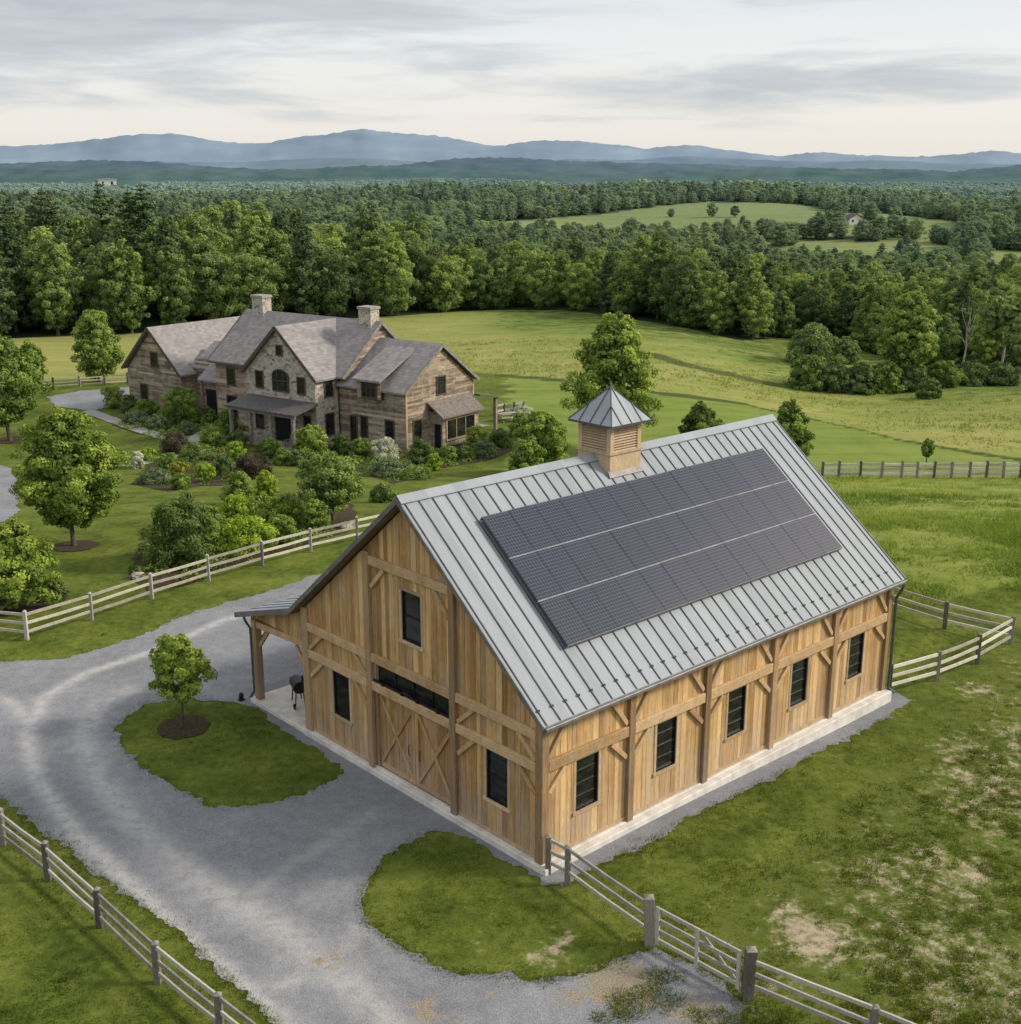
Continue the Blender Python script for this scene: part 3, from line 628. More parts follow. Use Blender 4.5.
def trunk_mesh(name, mat, seed, H, r0, z_split, tips=(), limbs=7, top=.8):
    rng = random.Random(seed); mb = MB()
    def stem(p0, p1, ra, rb, n=7, wob=.05):
        p0 = Vector(p0); p1 = Vector(p1); L = (p1 - p0).length; pts = []; rad = []
        for i in range(6):
            t = i / 5; w = L * wob * math.sin(math.pi * t)
            pts.append(p0.lerp(p1, t) + Vector((rng.uniform(-w, w), rng.uniform(-w, w), L * .05 * math.sin(math.pi * t)))); rad.append(ra + (rb - ra) * t)
        mb.tube(pts, rad, n, 0, rng.random())
        return pts
    ht = H * top
    mb.tube([(0, 0, -.15), (0, 0, .12), (0, 0, .5 * r0 + .25)], [r0 * 1.5, r0 * 1.22, r0], 9)
    main = stem((0, 0, .3 * r0 + .2), (rng.uniform(-.04, .04) * H, rng.uniform(-.04, .04) * H, ht), r0, r0 * .22, 9, .03)
    tips = list(tips); rng.shuffle(tips)
    for q in tips[:limbs]:
        h = min(max(z_split, q[2] * rng.uniform(.45, .7)), ht * .9); s = h / ht
        b = Vector((main[-1].x * s, main[-1].y * s, h))
        stem(b, q, r0 * .45 * (1 - .6 * s), r0 * .07, 6, .07)
    return mb.mesh(name, mat)

_wobble = random.Random(99)
def put_tree(name, label, cat, crown, trunk, x, y, z=None, rz=None, sc=1.0, group=None, scz=None):
    t = thing(name, label, cat, (x, y, tz(x, y) if z is None else z), _wobble.uniform(0, 6.28) if rz is None else rz, group)
    s = sc; t.scale = (s, s, s if scz is None else scz)
    link('crown', crown, t)
    if trunk is not None: link('trunk', trunk, t)
    return t
def px_size(px, py):
    x, y, z = at(px, py); return x, y, z, math.hypot(y * CP - (z - HC) * SP, 0) / FPX     # metres per pixel there
def tree_px(name, label, cat, mat, cx, by, w, top, cbot, kind='round', seed=1, clumps=60, per=150, leaf=.11, clump=.27, tr=.11, bark='bark', group=None, fill=.12, flat_=.78, limbs=9, ragged=.22):
    """a tree whose foot is at pixel (cx, by): crown w pixels wide, from row top down to row cbot"""
    x, y, z, m = px_size(cx, by); H = (by - top) * m * 1.02; z0 = max((by - cbot) * m, .05); Rr = w * m / 2
    cm, C = crown_mesh(name + '_crown', M[mat], seed, H, Rr, z0, kind, clumps, per, leaf, clump, flat_, .12, fill, ragged)
    tm = trunk_mesh(name + '_trunk', M[bark], seed, H, tr, max(z0 * .8, H * .15), [tuple(c) for c in C], limbs)
    return put_tree(name, label, cat, cm, tm, x, y, z, group=group)

# -------- single trees round the farm
tree_px('young_tree', 'small young leafy tree standing in the round mulch ring on the grass island', 'tree', 'leaf_light', 183, 727, 66, 627, 698, 'oval', 3, 90, 70, .065, .19, .045, fill=.05, limbs=14, ragged=.5)
tree_px('maple_tree', 'broad dense maple with a dark mulch ring on the lawn above the long rail fence', 'tree', 'leaf_maple', 74, 546, 112, 405, 527, 'oval', 5, 240, 130, .085, .155, .12, limbs=14, ragged=.4)
tree_px('shade_tree', 'large leafy tree cut by the left edge beside the rear lawn', 'tree', 'leaf_mid', 10, 441, 80, 336, 425, 'oval', 8, 160, 110, .13, .18, .18, ragged=.35)
tree_px('shade_tree', 'smaller pale tree half hidden behind the large tree at the left edge', 'tree', 'leaf_maple', 34, 398, 34, 341, 388, 'oval', 9, 90, 80, .13, .2, .14)
tree_px('ornamental_tree', 'bright green rounded tree at the left end of the stone and timber house', 'tree', 'leaf_light', 99, 382, 54, 309, 379, 'oval', 12, 140, 100, .13, .18, .15)
tree_px('shrubby_tree', 'low spreading tree at the left edge just above the long rail fence', 'tree', 'leaf_maple', 14, 610, 92, 518, 603, 'dome', 13, 150, 110, .08, .17, .08, ragged=.4)
tree_px('garden_tree', 'small wide garden tree with a crooked trunk between hedge and house lawn', 'tree', 'leaf_olive', 333, 521, 72, 454, 506, 'round', 15, 120, 90, .08, .18, .09)
tree_px('tall_tree', 'tall dense tree rising right behind the barn cupola', 'tree', 'leaf_maple', 610, 452, 92, 313, 442, 'oval', 17, 240, 110, .135, .155, .2, ragged=.35)
tree_px('evergreen_tree', 'dark evergreen showing behind the far end of the barn ridge', 'tree', 'leaf_forest', 786, 470, 52, 398, 466, 'pear', 19, 120, 90, .11, .18, .12)
tree_px('evergreen_tree', 'small feathery evergreen peeping over the barn roof between cupola and far end', 'tree', 'leaf_forest2', 699, 448, 52, 402, 446, 'pear', 20, 100, 80, .11, .18, .1)
tree_px('sapling', 'thin sapling standing alone by the far three rail fence', 'tree', 'leaf_mid', 926, 466, 15, 438, 456, 'oval', 22, 20, 40, .13, .33, .05)
tree_px('ornamental_tree', 'lime green bushy tree beside the stone corner of the front porch', 'tree', 'leaf_light', 311, 460, 41, 425, 456, 'dome', 23, 90, 80, .085, .19, .07)
tree_px('rounded_tree', 'dense bushy tree right behind the barn roof left of the cupola', 'tree', 'leaf_mid', 541, 474, 64, 411, 472, 'dome', 25, 140, 90, .11, .17, .1)
tree_px('rounded_tree', 'smaller bush tree at the edge of the barn roof, next to the white flowering shrub', 'tree', 'leaf_mid', 528, 478, 42, 440, 476, 'dome', 26, 100, 80, .1, .18, .08)

# -------- shrubs: (name, label, centre x, foot row, width, top row, material, envelope)
SHRUBS = [
 ('dogwood_bush', 'biggest dark spreading bush of the bed along the garden rail fence', 177, 572, 82, 497, 'leaf_dark', 'dome'),
 ('dogwood_bush', 'paler green bush growing against the right side of the biggest fence bush', 205, 560, 46, 505, 'leaf_mid', 'dome'),
 ('hedge_bush', 'brightest lime green mounded bush beside the fence bed', 241, 557, 66, 521, 'leaf_lime', 'dome'),
 ('hedge_bush', 'bright green bush directly behind the brightest lime mound', 235, 528, 38, 497, 'leaf_lime', 'dome'),
 ('hedge_bush', 'bright rounded bush left of the small garden tree', 279, 528, 50, 499, 'leaf_light', 'dome'),
 ('hedge_bush', 'dull green bush under the crown of the small garden tree', 316, 532, 32, 501, 'leaf_mid', 'dome'),
 ('hedge_bush', 'medium green bush at the fence, right of the lime mound', 281, 546, 34, 518, 'leaf_mid', 'dome'),
 ('garden_shrub', 'dark green tall shrub left of the upright yellow green one', 238, 508, 34, 472, 'leaf_forest', 'oval'),
 ('garden_shrub', 'upright yellow green shrub in the middle of the lawn group', 265, 502, 25, 470, 'leaf_lime', 'oval'),
 ('garden_shrub', 'wine red shrub behind the upright yellow green one', 245, 482, 28, 456, 'leaf_wine', 'dome'),
 ('ball_shrub', 'yellow green ball shrub by the path end near the porch', 235, 463, 20, 444, 'leaf_lime', 'round'),
 ('ball_shrub', 'golden yellow ball shrub in the island bed', 178, 481, 19, 464, 'leaf_gold', 'round'),
 ('ball_shrub', 'green ball shrub just below the golden ball', 179, 492, 20, 475, 'leaf_mid', 'round'),
 ('ball_shrub', 'yellow edged round shrub right of the golden ball', 204, 485, 20, 464, 'leaf_lime', 'round'),
 ('garden_shrub', 'loose green shrub behind the golden ball', 166, 477, 28, 455, 'leaf_mid', 'dome'),
 ('garden_shrub', 'olive shrub between the two island paths', 194, 463, 32, 446, 'leaf_olive', 'dome'),
 ('garden_shrub', 'dark wine coloured shrub at the fork of the stone path', 173, 457, 34, 435, 'leaf_wine', 'dome'),
 ('flowering_shrub', 'white flowering shrub at the left end of the island bed', 136, 471, 17, 453, 'flower_white', 'dome'),
 ('garden_shrub', 'low grey green cushion at the front of the island bed', 152, 487, 34, 471, 'leaf_grey', 'dome'),
 ('garden_shrub', 'dark green shrub right of the yellow edged round one', 222, 479, 24, 456, 'leaf_dark', 'dome'),
 ('garden_shrub', 'small lime cushion near the white flowering shrub', 147, 463, 20, 450, 'leaf_lime', 'dome'),
 ('garden_shrub', 'dull wine shrub in the right corner of the island bed', 258, 477, 26, 457, 'leaf_wine', 'dome'),
 ('house_shrub', 'largest green mound against the left house wing', 178, 427, 46, 389, 'leaf_mid', 'dome'),
 ('house_shrub', 'rounded green shrub left of the largest mound by the house wing', 145, 420, 30, 402, 'leaf_mid', 'dome'),
 ('ball_shrub', 'dark clipped ball shrub at the far left house corner', 112, 411, 23, 386, 'leaf_forest', 'round'),
 ('house_shrub', 'dark low shrub touching the left house gable', 128, 415, 20, 396, 'leaf_dark', 'dome'),
 ('flowering_shrub', 'pale grey flowering cushion beside the upper stone path', 133, 427, 28, 414, 'leaf_grey', 'dome'),
 ('flowering_shrub', 'whitish grey cushion in front of the largest house mound', 155, 432, 26, 417, 'leaf_grey', 'dome'),
 ('garden_shrub', 'small round grey green shrub near the path fork', 186, 437, 17, 424, 'leaf_grey', 'round'),
 ('low_hedge', 'low dark hedge between the path and the left wall', 211, 450, 32, 429, 'leaf_forest', 'dome'),
 ('house_shrub', 'green shrub at the left end of the front porch', 227, 438, 26, 410, 'leaf_mid', 'dome'),
 ('house_shrub', 'dark shrub at the foot of the left porch post', 236, 450, 24, 433, 'leaf_dark', 'dome'),
 ('house_shrub', 'grey green shrub by the recessed left entrance', 205, 425, 22, 409, 'leaf_olive', 'dome'),
 ('low_hedge', 'low dark hedge right of the porch steps', 269, 460, 28, 441, 'leaf_forest', 'dome'),
 ('low_hedge', 'rounded dark cushion in front of the porch right half', 281, 467, 22, 451, 'leaf_mid', 'dome'),
 ('low_hedge', 'dark cushion below the lime bushy porch tree', 298, 468, 22, 452, 'leaf_dark', 'dome'),
 ('house_shrub', 'very dark shrub at the stone corner of the house', 339, 458, 26, 436, 'leaf_dark', 'dome'),
 ('house_shrub', 'green rounded shrub left of the white hydrangea', 361, 460, 20, 440, 'leaf_mid', 'round'),
 ('flowering_shrub', 'cream white hydrangea in front of the timber wing', 383, 462, 30, 440, 'flower_white', 'dome'),
 ('garden_shrub', 'flat grey green ground cover below the hydrangea', 388, 479, 44, 463, 'leaf_grey', 'dome'),
 ('garden_shrub', 'wide low green cushion in front of the dark round shrub', 414, 482, 38, 469, 'leaf_olive', 'dome'),
 ('garden_shrub', 'small loose shrub alone on the lawn above the barn gable', 383, 505, 28, 484, 'leaf_olive', 'dome'),
 ('house_shrub', 'dark round shrub at the near corner of the timber wing', 420, 470, 29, 438, 'leaf_dark', 'oval'),
 ('ball_shrub', 'yellow green ball beside the dark round corner shrub', 434, 473, 15, 455, 'leaf_lime', 'round'),
 ('house_shrub', 'dark mound below the bay window, left one', 446, 465, 21, 447, 'leaf_forest', 'dome'),
 ('house_shrub', 'dark mound below the bay window, right one', 464, 463, 18, 448, 'leaf_dark', 'dome'),
 ('flowering_shrub', 'whitish shrub on the bed right of the bay window', 484, 460, 24, 443, 'leaf_grey', 'dome'),
 ('house_shrub', 'dark round shrub at the right end of the bay window wall', 477, 450, 26, 427, 'leaf_forest', 'dome'),
 ('house_shrub', 'dark round shrub by the patio post', 500, 450, 23, 431, 'leaf_dark', 'dome'),
 ('garden_shrub', 'small green shrub above the left end of the patio shrubs', 519, 440, 22, 414, 'leaf_mid', 'oval'),
 ('garden_shrub', 'small very dark bush on the mulch right of the left edge tree', 50, 603, 26, 580, 'leaf_dark', 'dome'),
 ('flowering_shrub', 'low white flowers at the edge of the patio', 522, 416, 22, 409, 'flower_white', 'dome'),
]
for i, (nm, lb, cx, by, w, top, mt, kd) in enumerate(SHRUBS):
    x, y, z, m = px_size(cx, by - 2); Hs = (by - top) * m * .96; Rs = w * m / 2 * 1.04
    big = w > 40
    me, _ = crown_mesh(nm, M[mt], 200 + i, Hs, Rs, .02, kd, 90 if big else 56, 120 if big else 95, .06 if big else .055, .20 if big else .26, .8, .05, .25, .14)
    o = link(nm, me); o.location = (x, y + Rs * .55, tz(x, y + Rs * .55) - .03); o.rotation_euler = (0, 0, _wobble.uniform(0, 6.28)); tag(o, lb, 'shrub')

# -------- the woodland edge: trees one can tell apart
def forest_kinds():
    K = {}
    for i, (kd, H, Rr, z0) in enumerate([('round', 13.5, 4.9, .3), ('oval', 15, 4.5, .3), ('pear', 14, 4.9, .2), ('oval', 16, 4.0, .6), ('round', 12, 5.2, .2), ('pear', 16.5, 3.4, .2), ('oval', 13, 5.0, .2), ('pear', 11, 4.6, .1)]):
        cm, C = crown_mesh('woodland_crown', M[('leaf_forest', 'leaf_forest2', 'leaf_mid', 'leaf_forest', 'leaf_forest2', 'leaf_dark', 'leaf_olive', 'leaf_mid')[i]], 60 + i, H, Rr, z0, kd, 130, 85, .19, .185, .8, .25, .12, .6)
        K['b%d' % i] = (cm, trunk_mesh('woodland_trunk', M['bark'], 60 + i, H, .28, 3, [tuple(c) for c in C], 6), H)
    for i in range(2):
        K['p%d' % i] = (pine_mesh('pine_crown', M['leaf_pine'], 80 + i, 19, 6.4, 2.5), trunk_mesh('pine_trunk', M['bark'], 80 + i, 20, .3, 5, [], 0, .97), 20)
    return K
KINDS = forest_kinds()
def edge_point(s):
    E_ = np.array(EDGE); L = np.concatenate([[0], np.cumsum(np.hypot(*np.diff(E_, axis=0).T))]); u = s * L[-1]
    return np.interp(u, L, E_[:, 0]), np.interp(u, L, E_[:, 1]), L[-1]
WOOD = []
def woodland():
    rng = random.Random(5); _, _, L = edge_point(0); n_made = 0
    made = []
    for row in range(9):
        n = int(L / (6.4 + row * .3))
        for i in range(n):
            s = (i + rng.uniform(.1, .9)) / n; ex, ey, _ = edge_point(s)
            back = 2.2 + row * 6.3 + rng.uniform(-1.6, 1.6)
            dx, dy = ex, ey; q = math.hypot(dx, dy); x, y = ex + dx / q * back, ey + dy / q * back
            px, py = proj(x, y, tz(x, y))
            if px < -70 or px > 1090: continue
            right = px > 640
            pine = (row in (3, 4, 5) and px < 165 and rng.random() < .4) or (rng.random() < .05 and row > 0 and not (row < 2 and px < 400))
            if right and row == 0 and rng.random() < .15: continue
            k = 'p%d' % rng.randrange(2) if pine else 'b%d' % rng.randrange(8)
            tall = .95 + .18 * rng.random()
            if px > 560: tall *= .94 - .26 * min(1, (px - 560) / 250)
            if row == 0: tall *= .95 - .12 * rng.random()
            if pine and px > 200: tall *= .72
            if 430 < px < 640: tall *= .8
            made.append((row, x, y, k, tall, px, pine))
    # keep the 280 that show largest: the front rows first
    made.sort(key=lambda q: q[0] + (0 if not q[6] else -2)); made_ = made[:270]
    for row, x, y, k, s, px, pine in made_:
        cm, tm, H = KINDS[k]
        if pine: nm, lb, gr = 'pine_tree', 'dark tiered pine among the trees of the woodland edge', 'pines in the woodland edge'
        elif px > 640: nm, lb, gr = 'woodland_tree', 'leafy tree in the lower wood beyond the hay meadow, right of the house hill', 'trees of the lower wood beyond the meadow'
        else: nm, lb, gr = 'woodland_tree', 'full leafy tree in the tall wood that closes the meadow behind the house', 'trees of the tall wood behind the house'
        put_tree(nm, lb, 'tree', cm, tm, x, y, sc=s, group=gr)
        WOOD.append((x, y))
    return made[270:]
REST = woodland()

# -------- single things in front of the lower wood
tree_px('willow_tree', 'tall light green tree standing out in front of the lower wood', 'tree', 'leaf_light', 903, 388, 62, 294, 372, 'oval', 31, 170, 90, .19, .155, .22)
def bush_px(nm, lb, cx, by, w, top, mt, seed):
    x, y, z, m = px_size(cx, by); me, _ = crown_mesh(nm, M[mt], seed, (by - top) * m, w * m / 2 * 1.22, .05, 'dome', 90, 80, .15, .19, .85, .05, .2, .3)
    o = link(nm, me); o.location = (x, y + w * m * .3, tz(x, y + w * m * .3) - .05); tag(o, lb, 'shrub')
bush_px('willow_bush', 'large pale olive rounded bush at the left tip of the lower wood', 816, 366, 46, 326, 'leaf_olive', 41)
bush_px('willow_bush', 'smaller pale olive bush right of the large pale rounded one', 846, 364, 24, 337, 'leaf_olive', 42)
for j, (cx, by, w, top, lb) in enumerate([(809, 390, 34, 356, 'dark bush at the left end of the bush row under the lower wood'), (836, 393, 32, 364, 'second dark bush from the left in the row under the lower wood'), (862, 394, 30, 363, 'dark bush in the row left of the tall light green tree'),
                                        (886, 393, 32, 362, 'dark bush right below the tall light green tree'), (915, 392, 30, 366, 'dark bush just right of the tall light green tree foot'), (930, 399, 20, 378, 'lone little dark bush standing forward on the meadow'),
                                        (947, 388, 32, 362, 'grey green bush below the bare dead tree'), (974, 386, 34, 362, 'bush between the dead tree and the pale birch'), (1005, 386, 34, 364, 'dark bush at the foot of the pale birch')]):
    bush_px('wild_bush', lb, cx, by, w, top, 'leaf_dark' if j % 3 else 'leaf_mid', 50 + j)
def dead_tree():
    x, y, z, m = px_size(962, 380); t = thing('dead_tree', 'bare grey dead tree with forked branches in front of the lower wood', 'tree', (x, y, z))
    me = trunk_mesh('trunk', M['palebark'], 77, (380 - 304) * m, .13, 2.5, [(-2.4, 0, 8.6), (2.2, .5, 9.5), (-1.2, -.5, 10), (1.4, .2, 7.4), (-3, .3, 6.8), (3, -.6, 8.2), (.4, 1, 10.2)], 7, .95)
    link('trunk', me, t)
dead_tree()
tree_px('birch_tree', 'birch with a straight pale trunk near the right edge, in front of the lower wood', 'tree', 'leaf_olive', 1000, 384, 52, 300, 340, 'round', 35, 50, 90, .28, .26, .2, bark='palebark')

# -------- trees alone on the far hill meadow, and hedge trees there
FAR = []
for cx, by, w, top, lb in [(712, 217, 11, 203, 'round tree alone high on the far hill meadow'), (671, 217, 8, 209, 'small tree left of the round tree on the far hill meadow'), (735, 217, 9, 206, 'thin tree right of the round tree on the far hill meadow'),
                           (895, 222, 14, 207, 'round tree beside the far white farmhouse')]:
    x, y, z, m = px_size(cx, by); H = (by - top) * m
    cm, C = crown_mesh('far_tree_crown', M['leaf_forest'], 90 + cx, H, w * m / 2, H * .1, 'round', 34, 26, .55, .3)
    FAR.append(put_tree('field_tree', lb, 'tree', cm, trunk_mesh('far_tree_trunk', M['bark'], 9, H, .35, 2, [], 0), x, y, z))

# -------- the woods nobody could count: one object each, made of scattered crowns
def scatter_object(name, pts, scl, kinds, sources):
    n = len(pts); me = bpy.data.meshes.new(name); me.vertices.add(n); me.vertices.foreach_set('co', np.ascontiguousarray(pts, 'f').ravel())
    a = me.attributes.new('kind_id', 'INT', 'POINT'); a.data.foreach_set('value', np.ascontiguousarray(kinds, 'i'))
    a = me.attributes.new('scl', 'FLOAT_VECTOR', 'POINT'); a.data.foreach_set('vector', np.ascontiguousarray(scl, 'f').ravel())
    rot = np.zeros((n, 3)); rot[:, 2] = RNG.uniform(0, 6.28, n)
    a = me.attributes.new('rotv', 'FLOAT_VECTOR', 'POINT'); a.data.foreach_set('vector', np.ascontiguousarray(rot, 'f').ravel())
    o = link(name, me); tag(o, kind='stuff')
    ng = bpy.data.node_groups.new(name + '_scatter', 'GeometryNodeTree')
    ng.interface.new_socket('Geometry', in_out='INPUT', socket_type='NodeSocketGeometry'); ng.interface.new_socket('Geometry', in_out='OUTPUT', socket_type='NodeSocketGeometry')
    N = ng.nodes; Lk = ng.links; gi = N.new('NodeGroupInput'); go = N.new('NodeGroupOutput'); jn = N.new('GeometryNodeJoinGeometry')
    def na(nm, dt): q = N.new('GeometryNodeInputNamedAttribute'); q.data_type = dt; q.inputs['Name'].default_value = nm; return q.outputs[0]
    ki = na('kind_id', 'INT'); sv = na('scl', 'FLOAT_VECTOR'); rv = na('rotv', 'FLOAT_VECTOR')
    e2r = N.new('FunctionNodeEulerToRotation'); Lk.new(rv, e2r.inputs[0])
    for i, src in enumerate(sources):
        oi = N.new('GeometryNodeObjectInfo'); oi.inputs['Object'].default_value = src; oi.inputs['As Instance'].default_value = True
        cmp_ = N.new('FunctionNodeCompare'); cmp_.data_type = 'INT'; cmp_.operation = 'EQUAL'
        ins = [s for s in cmp_.inputs if s.type == 'INT']; Lk.new(ki, ins[0]); ins[1].default_value = i
        ip = N.new('GeometryNodeInstanceOnPoints'); Lk.new(gi.outputs[0], ip.inputs['Points']); Lk.new(cmp_.outputs[0], ip.inputs['Selection']); Lk.new(oi.outputs['Geometry'], ip.inputs['Instance'])
        Lk.new(e2r.outputs[0], ip.inputs['Rotation']); Lk.new(sv, ip.inputs['Scale']); Lk.new(ip.outputs[0], jn.inputs[0])
    Lk.new(jn.outputs[0], go.inputs[0])
    md = o.modifiers.new('scatter', 'NODES'); md.node_group = ng
    return o
def jitter_grid(y0, y1, step, half):
    pts = []
    y = y0
    while y < y1:
        w = half(y); n = int(2 * w / step); x = -w + (np.arange(n) + RNG.uniform(0, 1, n)) * step
        pts.append(np.stack([x, y + RNG.uniform(-.5, .5, n) * step], 1)); y += step * .9
    return np.concatenate(pts)
def crowns_of(prefix):
    return [c for o in COL.objects if o.name.split('.')[0] == prefix for c in o.children if c.name.split('.')[0] == 'crown']
def pick_sources():
    seen = {}; 
    for c in crowns_of('woodland_tree') + crowns_of('pine_tree'): seen.setdefault(c.data.name, c)
    return [seen[k] for k in sorted(seen)]
def far_woods():
    src = pick_sources(); nb = len(src)
    P = jitter_grid(110, 1000, 7.4, lambda y: 90 + .68 * y); x, y = P[:, 0], P[:, 1]
    ye = y_of(EDGE, x); ppx, _ = proj(x, y, terrain(x, y)); ok = ((y > ye + 40) | ((y > ye + 2) & ((ppx < -72) | (ppx > 1092)))) & ~in_meadow(x, y)
    own = np.array(WOOD)
    P = P[ok]; d = np.min(np.hypot(P[:, None, 0] - own[None, :, 0], P[:, None, 1] - own[None, :, 1]), 1) if len(P) else 0
    P = P[d > 4.2]
    P = np.concatenate([P, np.array([[q[1], q[2]] for q in REST])]) if REST else P
    # gaps and openness: the wood is looser in the valley middle
    n = len(P); z = terrain(P[:, 0], P[:, 1]) - .3
    s = RNG.uniform(.5, .88, n) * (.85 + .3 * fbm(P[:, 0], P[:, 1], 60, 17, 2)); pine = np.array([i for i, c in enumerate(src) if 'pine' in c.data.name]); leafy = np.array([i for i, c in enumerate(src) if 'pine' not in c.data.name])
    kinds = np.where(RNG.uniform(0, 1, n) < .10, RNG.choice(pine, n), RNG.choice(leafy, n))
    s = np.where(np.isin(kinds, pine), s * .72, s)
    # the trees just in front of the far meadows stay low
    px, py = proj(P[:, 0], P[:, 1], z)
    sc = np.stack([s * RNG.uniform(1, 1.35, n), s * RNG.uniform(1, 1.35, n), s], 1)
    light = np.array([i for i, c in enumerate(src) if any(m.name.startswith(('pale', 'olive', 'mid')) for m in c.data.materials)])
    kinds = np.where((RNG.uniform(0, 1, n) < .6 * ss(-20, 60, P[:, 0]) * ss(240, 300, P[:, 1])), RNG.choice(light, n), kinds)
    # hedgerow trees and clumps that divide the far fields
    ex = []
    for cx, by, k, sx in [(735, 241, 5, 14), (762, 240, 4, 9), (805, 239, 6, 16), (878, 240, 4, 9), (838, 226, 2, 3), (868, 222, 2, 3), (832, 231, 3, 7), (690, 243, 2, 8), (905, 238, 4, 16), (640, 240, 3, 20), (930, 243, 4, 14), (780, 246, 4, 14), (830, 268, 4, 20), (895, 262, 3, 12)]:
        for _ in range(k):
            x_, y_, z_ = at(cx + RNG.uniform(-sx, sx), by + RNG.uniform(-2, 2)); ex.append((x_, y_, z_ - .3))
    ex = np.array(ex); se = RNG.uniform(.5, .95, len(ex))
    P = np.concatenate([P, ex[:, :2]]); z = np.concatenate([z, ex[:, 2]]); sc = np.concatenate([sc, np.stack([se * 1.3, se * 1.3, se], 1)]); kinds = np.concatenate([kinds, RNG.choice(leafy, len(ex))])
    scatter_object('woodland', np.concatenate([P, z[:, None]], 1), sc, kinds, src)
    fs = [c for o in FAR for c in o.children if c.name.split('.')[0] == 'crown']
    P = jitter_grid(1000, 4200, 15, lambda y: 60 + .72 * y); ok = ~in_meadow(P[:, 0], P[:, 1]) & (RNG.uniform(0, 1, len(P)) < 1 - .45 * ss(1500, 4200, P[:, 1])); P = P[ok]; n = len(P)
    s = RNG.uniform(.8, 1.5, n); sc = np.stack([s * 1.5, s * 1.5, s * 1.2], 1)
    scatter_object('distant_woodland', np.concatenate([P, (terrain(P[:, 0], P[:, 1]) - .5)[:, None]], 1), sc, RNG.integers(0, len(fs), n), fs)
far_woods()
# low ground cover filling the flower beds: nobody could count it
def ground_cover():
    P = []; T = []
    for k, B_ in enumerate(BEDS[:5]):
        W = flat(B_); xs = [p[0] for p in W]; ys = [p[1] for p in W]; n = int((max(xs) - min(xs)) * (max(ys) - min(ys)) * 2.2)
        x = RNG.uniform(min(xs), max(xs), n); y = RNG.uniform(min(ys), max(ys), n); ok = (sdf(x, y, W) < -.15) & (fbm(x, y, 2.2, 51 + k, 3) > .46); P.append(np.stack([x[ok], y[ok]], 1))
    P = np.concatenate(P); n = len(P); per = 34; r = RNG.uniform(.18, .5, n)
    d = norm(RNG.normal(size=(n * per, 3))); d[:, 2] = np.abs(d[:, 2]); i = np.repeat(np.arange(n), per)
    q = np.stack([P[i, 0] + d[:, 0] * r[i], P[i, 1] + d[:, 1] * r[i], terrain(P[i, 0], P[i, 1]) + .03 + d[:, 2] * r[i] * .75], 1)
    V = leaf_quads(q, norm(d + RNG.normal(size=d.shape) * .5), RNG.uniform(.05, .10, n * per), RNG)
    t = np.clip(np.repeat(RNG.uniform(.1, .9, n), per) + RNG.normal(0, .1, n * per), 0, 1)
    tag(link('ground_cover', np_mesh('ground_cover', V, np.arange(len(V)).reshape(-1, 4), M['leaf_mid'], tint=t)), kind='stuff')
ground_cover()

# ================================================================== THE BARN
BL, BW = 16.0, 10.53
ZF = .2
RZ, EZ = 8.83, 4.18                       # ridge and right eave, tops of the roof
OV, OF, OB = .39, .34, .32
SL = (RZ - EZ) / (BW / 2 + OV)            # slope
KV, KZ = 10.95, RZ - SL * (10.95 - BW / 2)  # kink of the left slope
PV, PZ = 14.3, 3.12                      # porch eave
def roof_z(v):
    if v <= BW / 2: return RZ - SL * (BW / 2 - v)
    if v <= KV: return RZ - SL * (v - BW / 2)
    return KZ + (PZ - KZ) * (v - KV) / (PV - KV)
def boards(mb, horiz, plane, out, s0, s1, ztop, zbot, openings, th=.03, wmin=.17, wmax=.25, tshift=0.0):
    """vertical boards along v (horiz='v') or u in the plane u=plane or v=plane; out = sign of the outer side"""
    s = s0
    while s < s1 - .01:
        w = random.uniform(wmin, wmax); e = min(s + w, s1)
        for q in sorted(x_ for o in openings for x_ in o[:2]):
            if s + .02 < q < e + .06: e = q; break
        if s1 - e < .09: e = s1
        t = rt(.5 + tshift, .17); dep = th + random.uniform(0, .010)
        a, b = s + .005, e - .005
        spans = [(zbot, None)]
        for (o0, o1, z0, z1) in openings:
            if b > o0 + .01 and a < o1 - .01:
                ns = []
                for lo, hi in spans:
                    h_ = 99 if hi is None else hi
                    if z1 <= lo or z0 >= h_: ns.append((lo, hi)); continue
                    if z0 > lo: ns.append((lo, z0))
                    if z1 < h_: ns.append((z1, hi))
                spans = ns
        for lo, hi in spans:
            ta, tb = (ztop(a), ztop(b)) if hi is None else (hi, hi)
            if min(ta, tb) <= lo + .02: continue
            if horiz == 'v': poly = [(plane, a, lo), (plane, b, lo), (plane, b, tb), (plane, a, ta)]; ext = (out * dep, 0, 0)
            else: poly = [(a, plane, lo), (b, plane, lo), (b, plane, tb), (a, plane, ta)]; ext = (0, out * dep, 0)
            mb.prism(poly, ext, 0, t)
        s = e
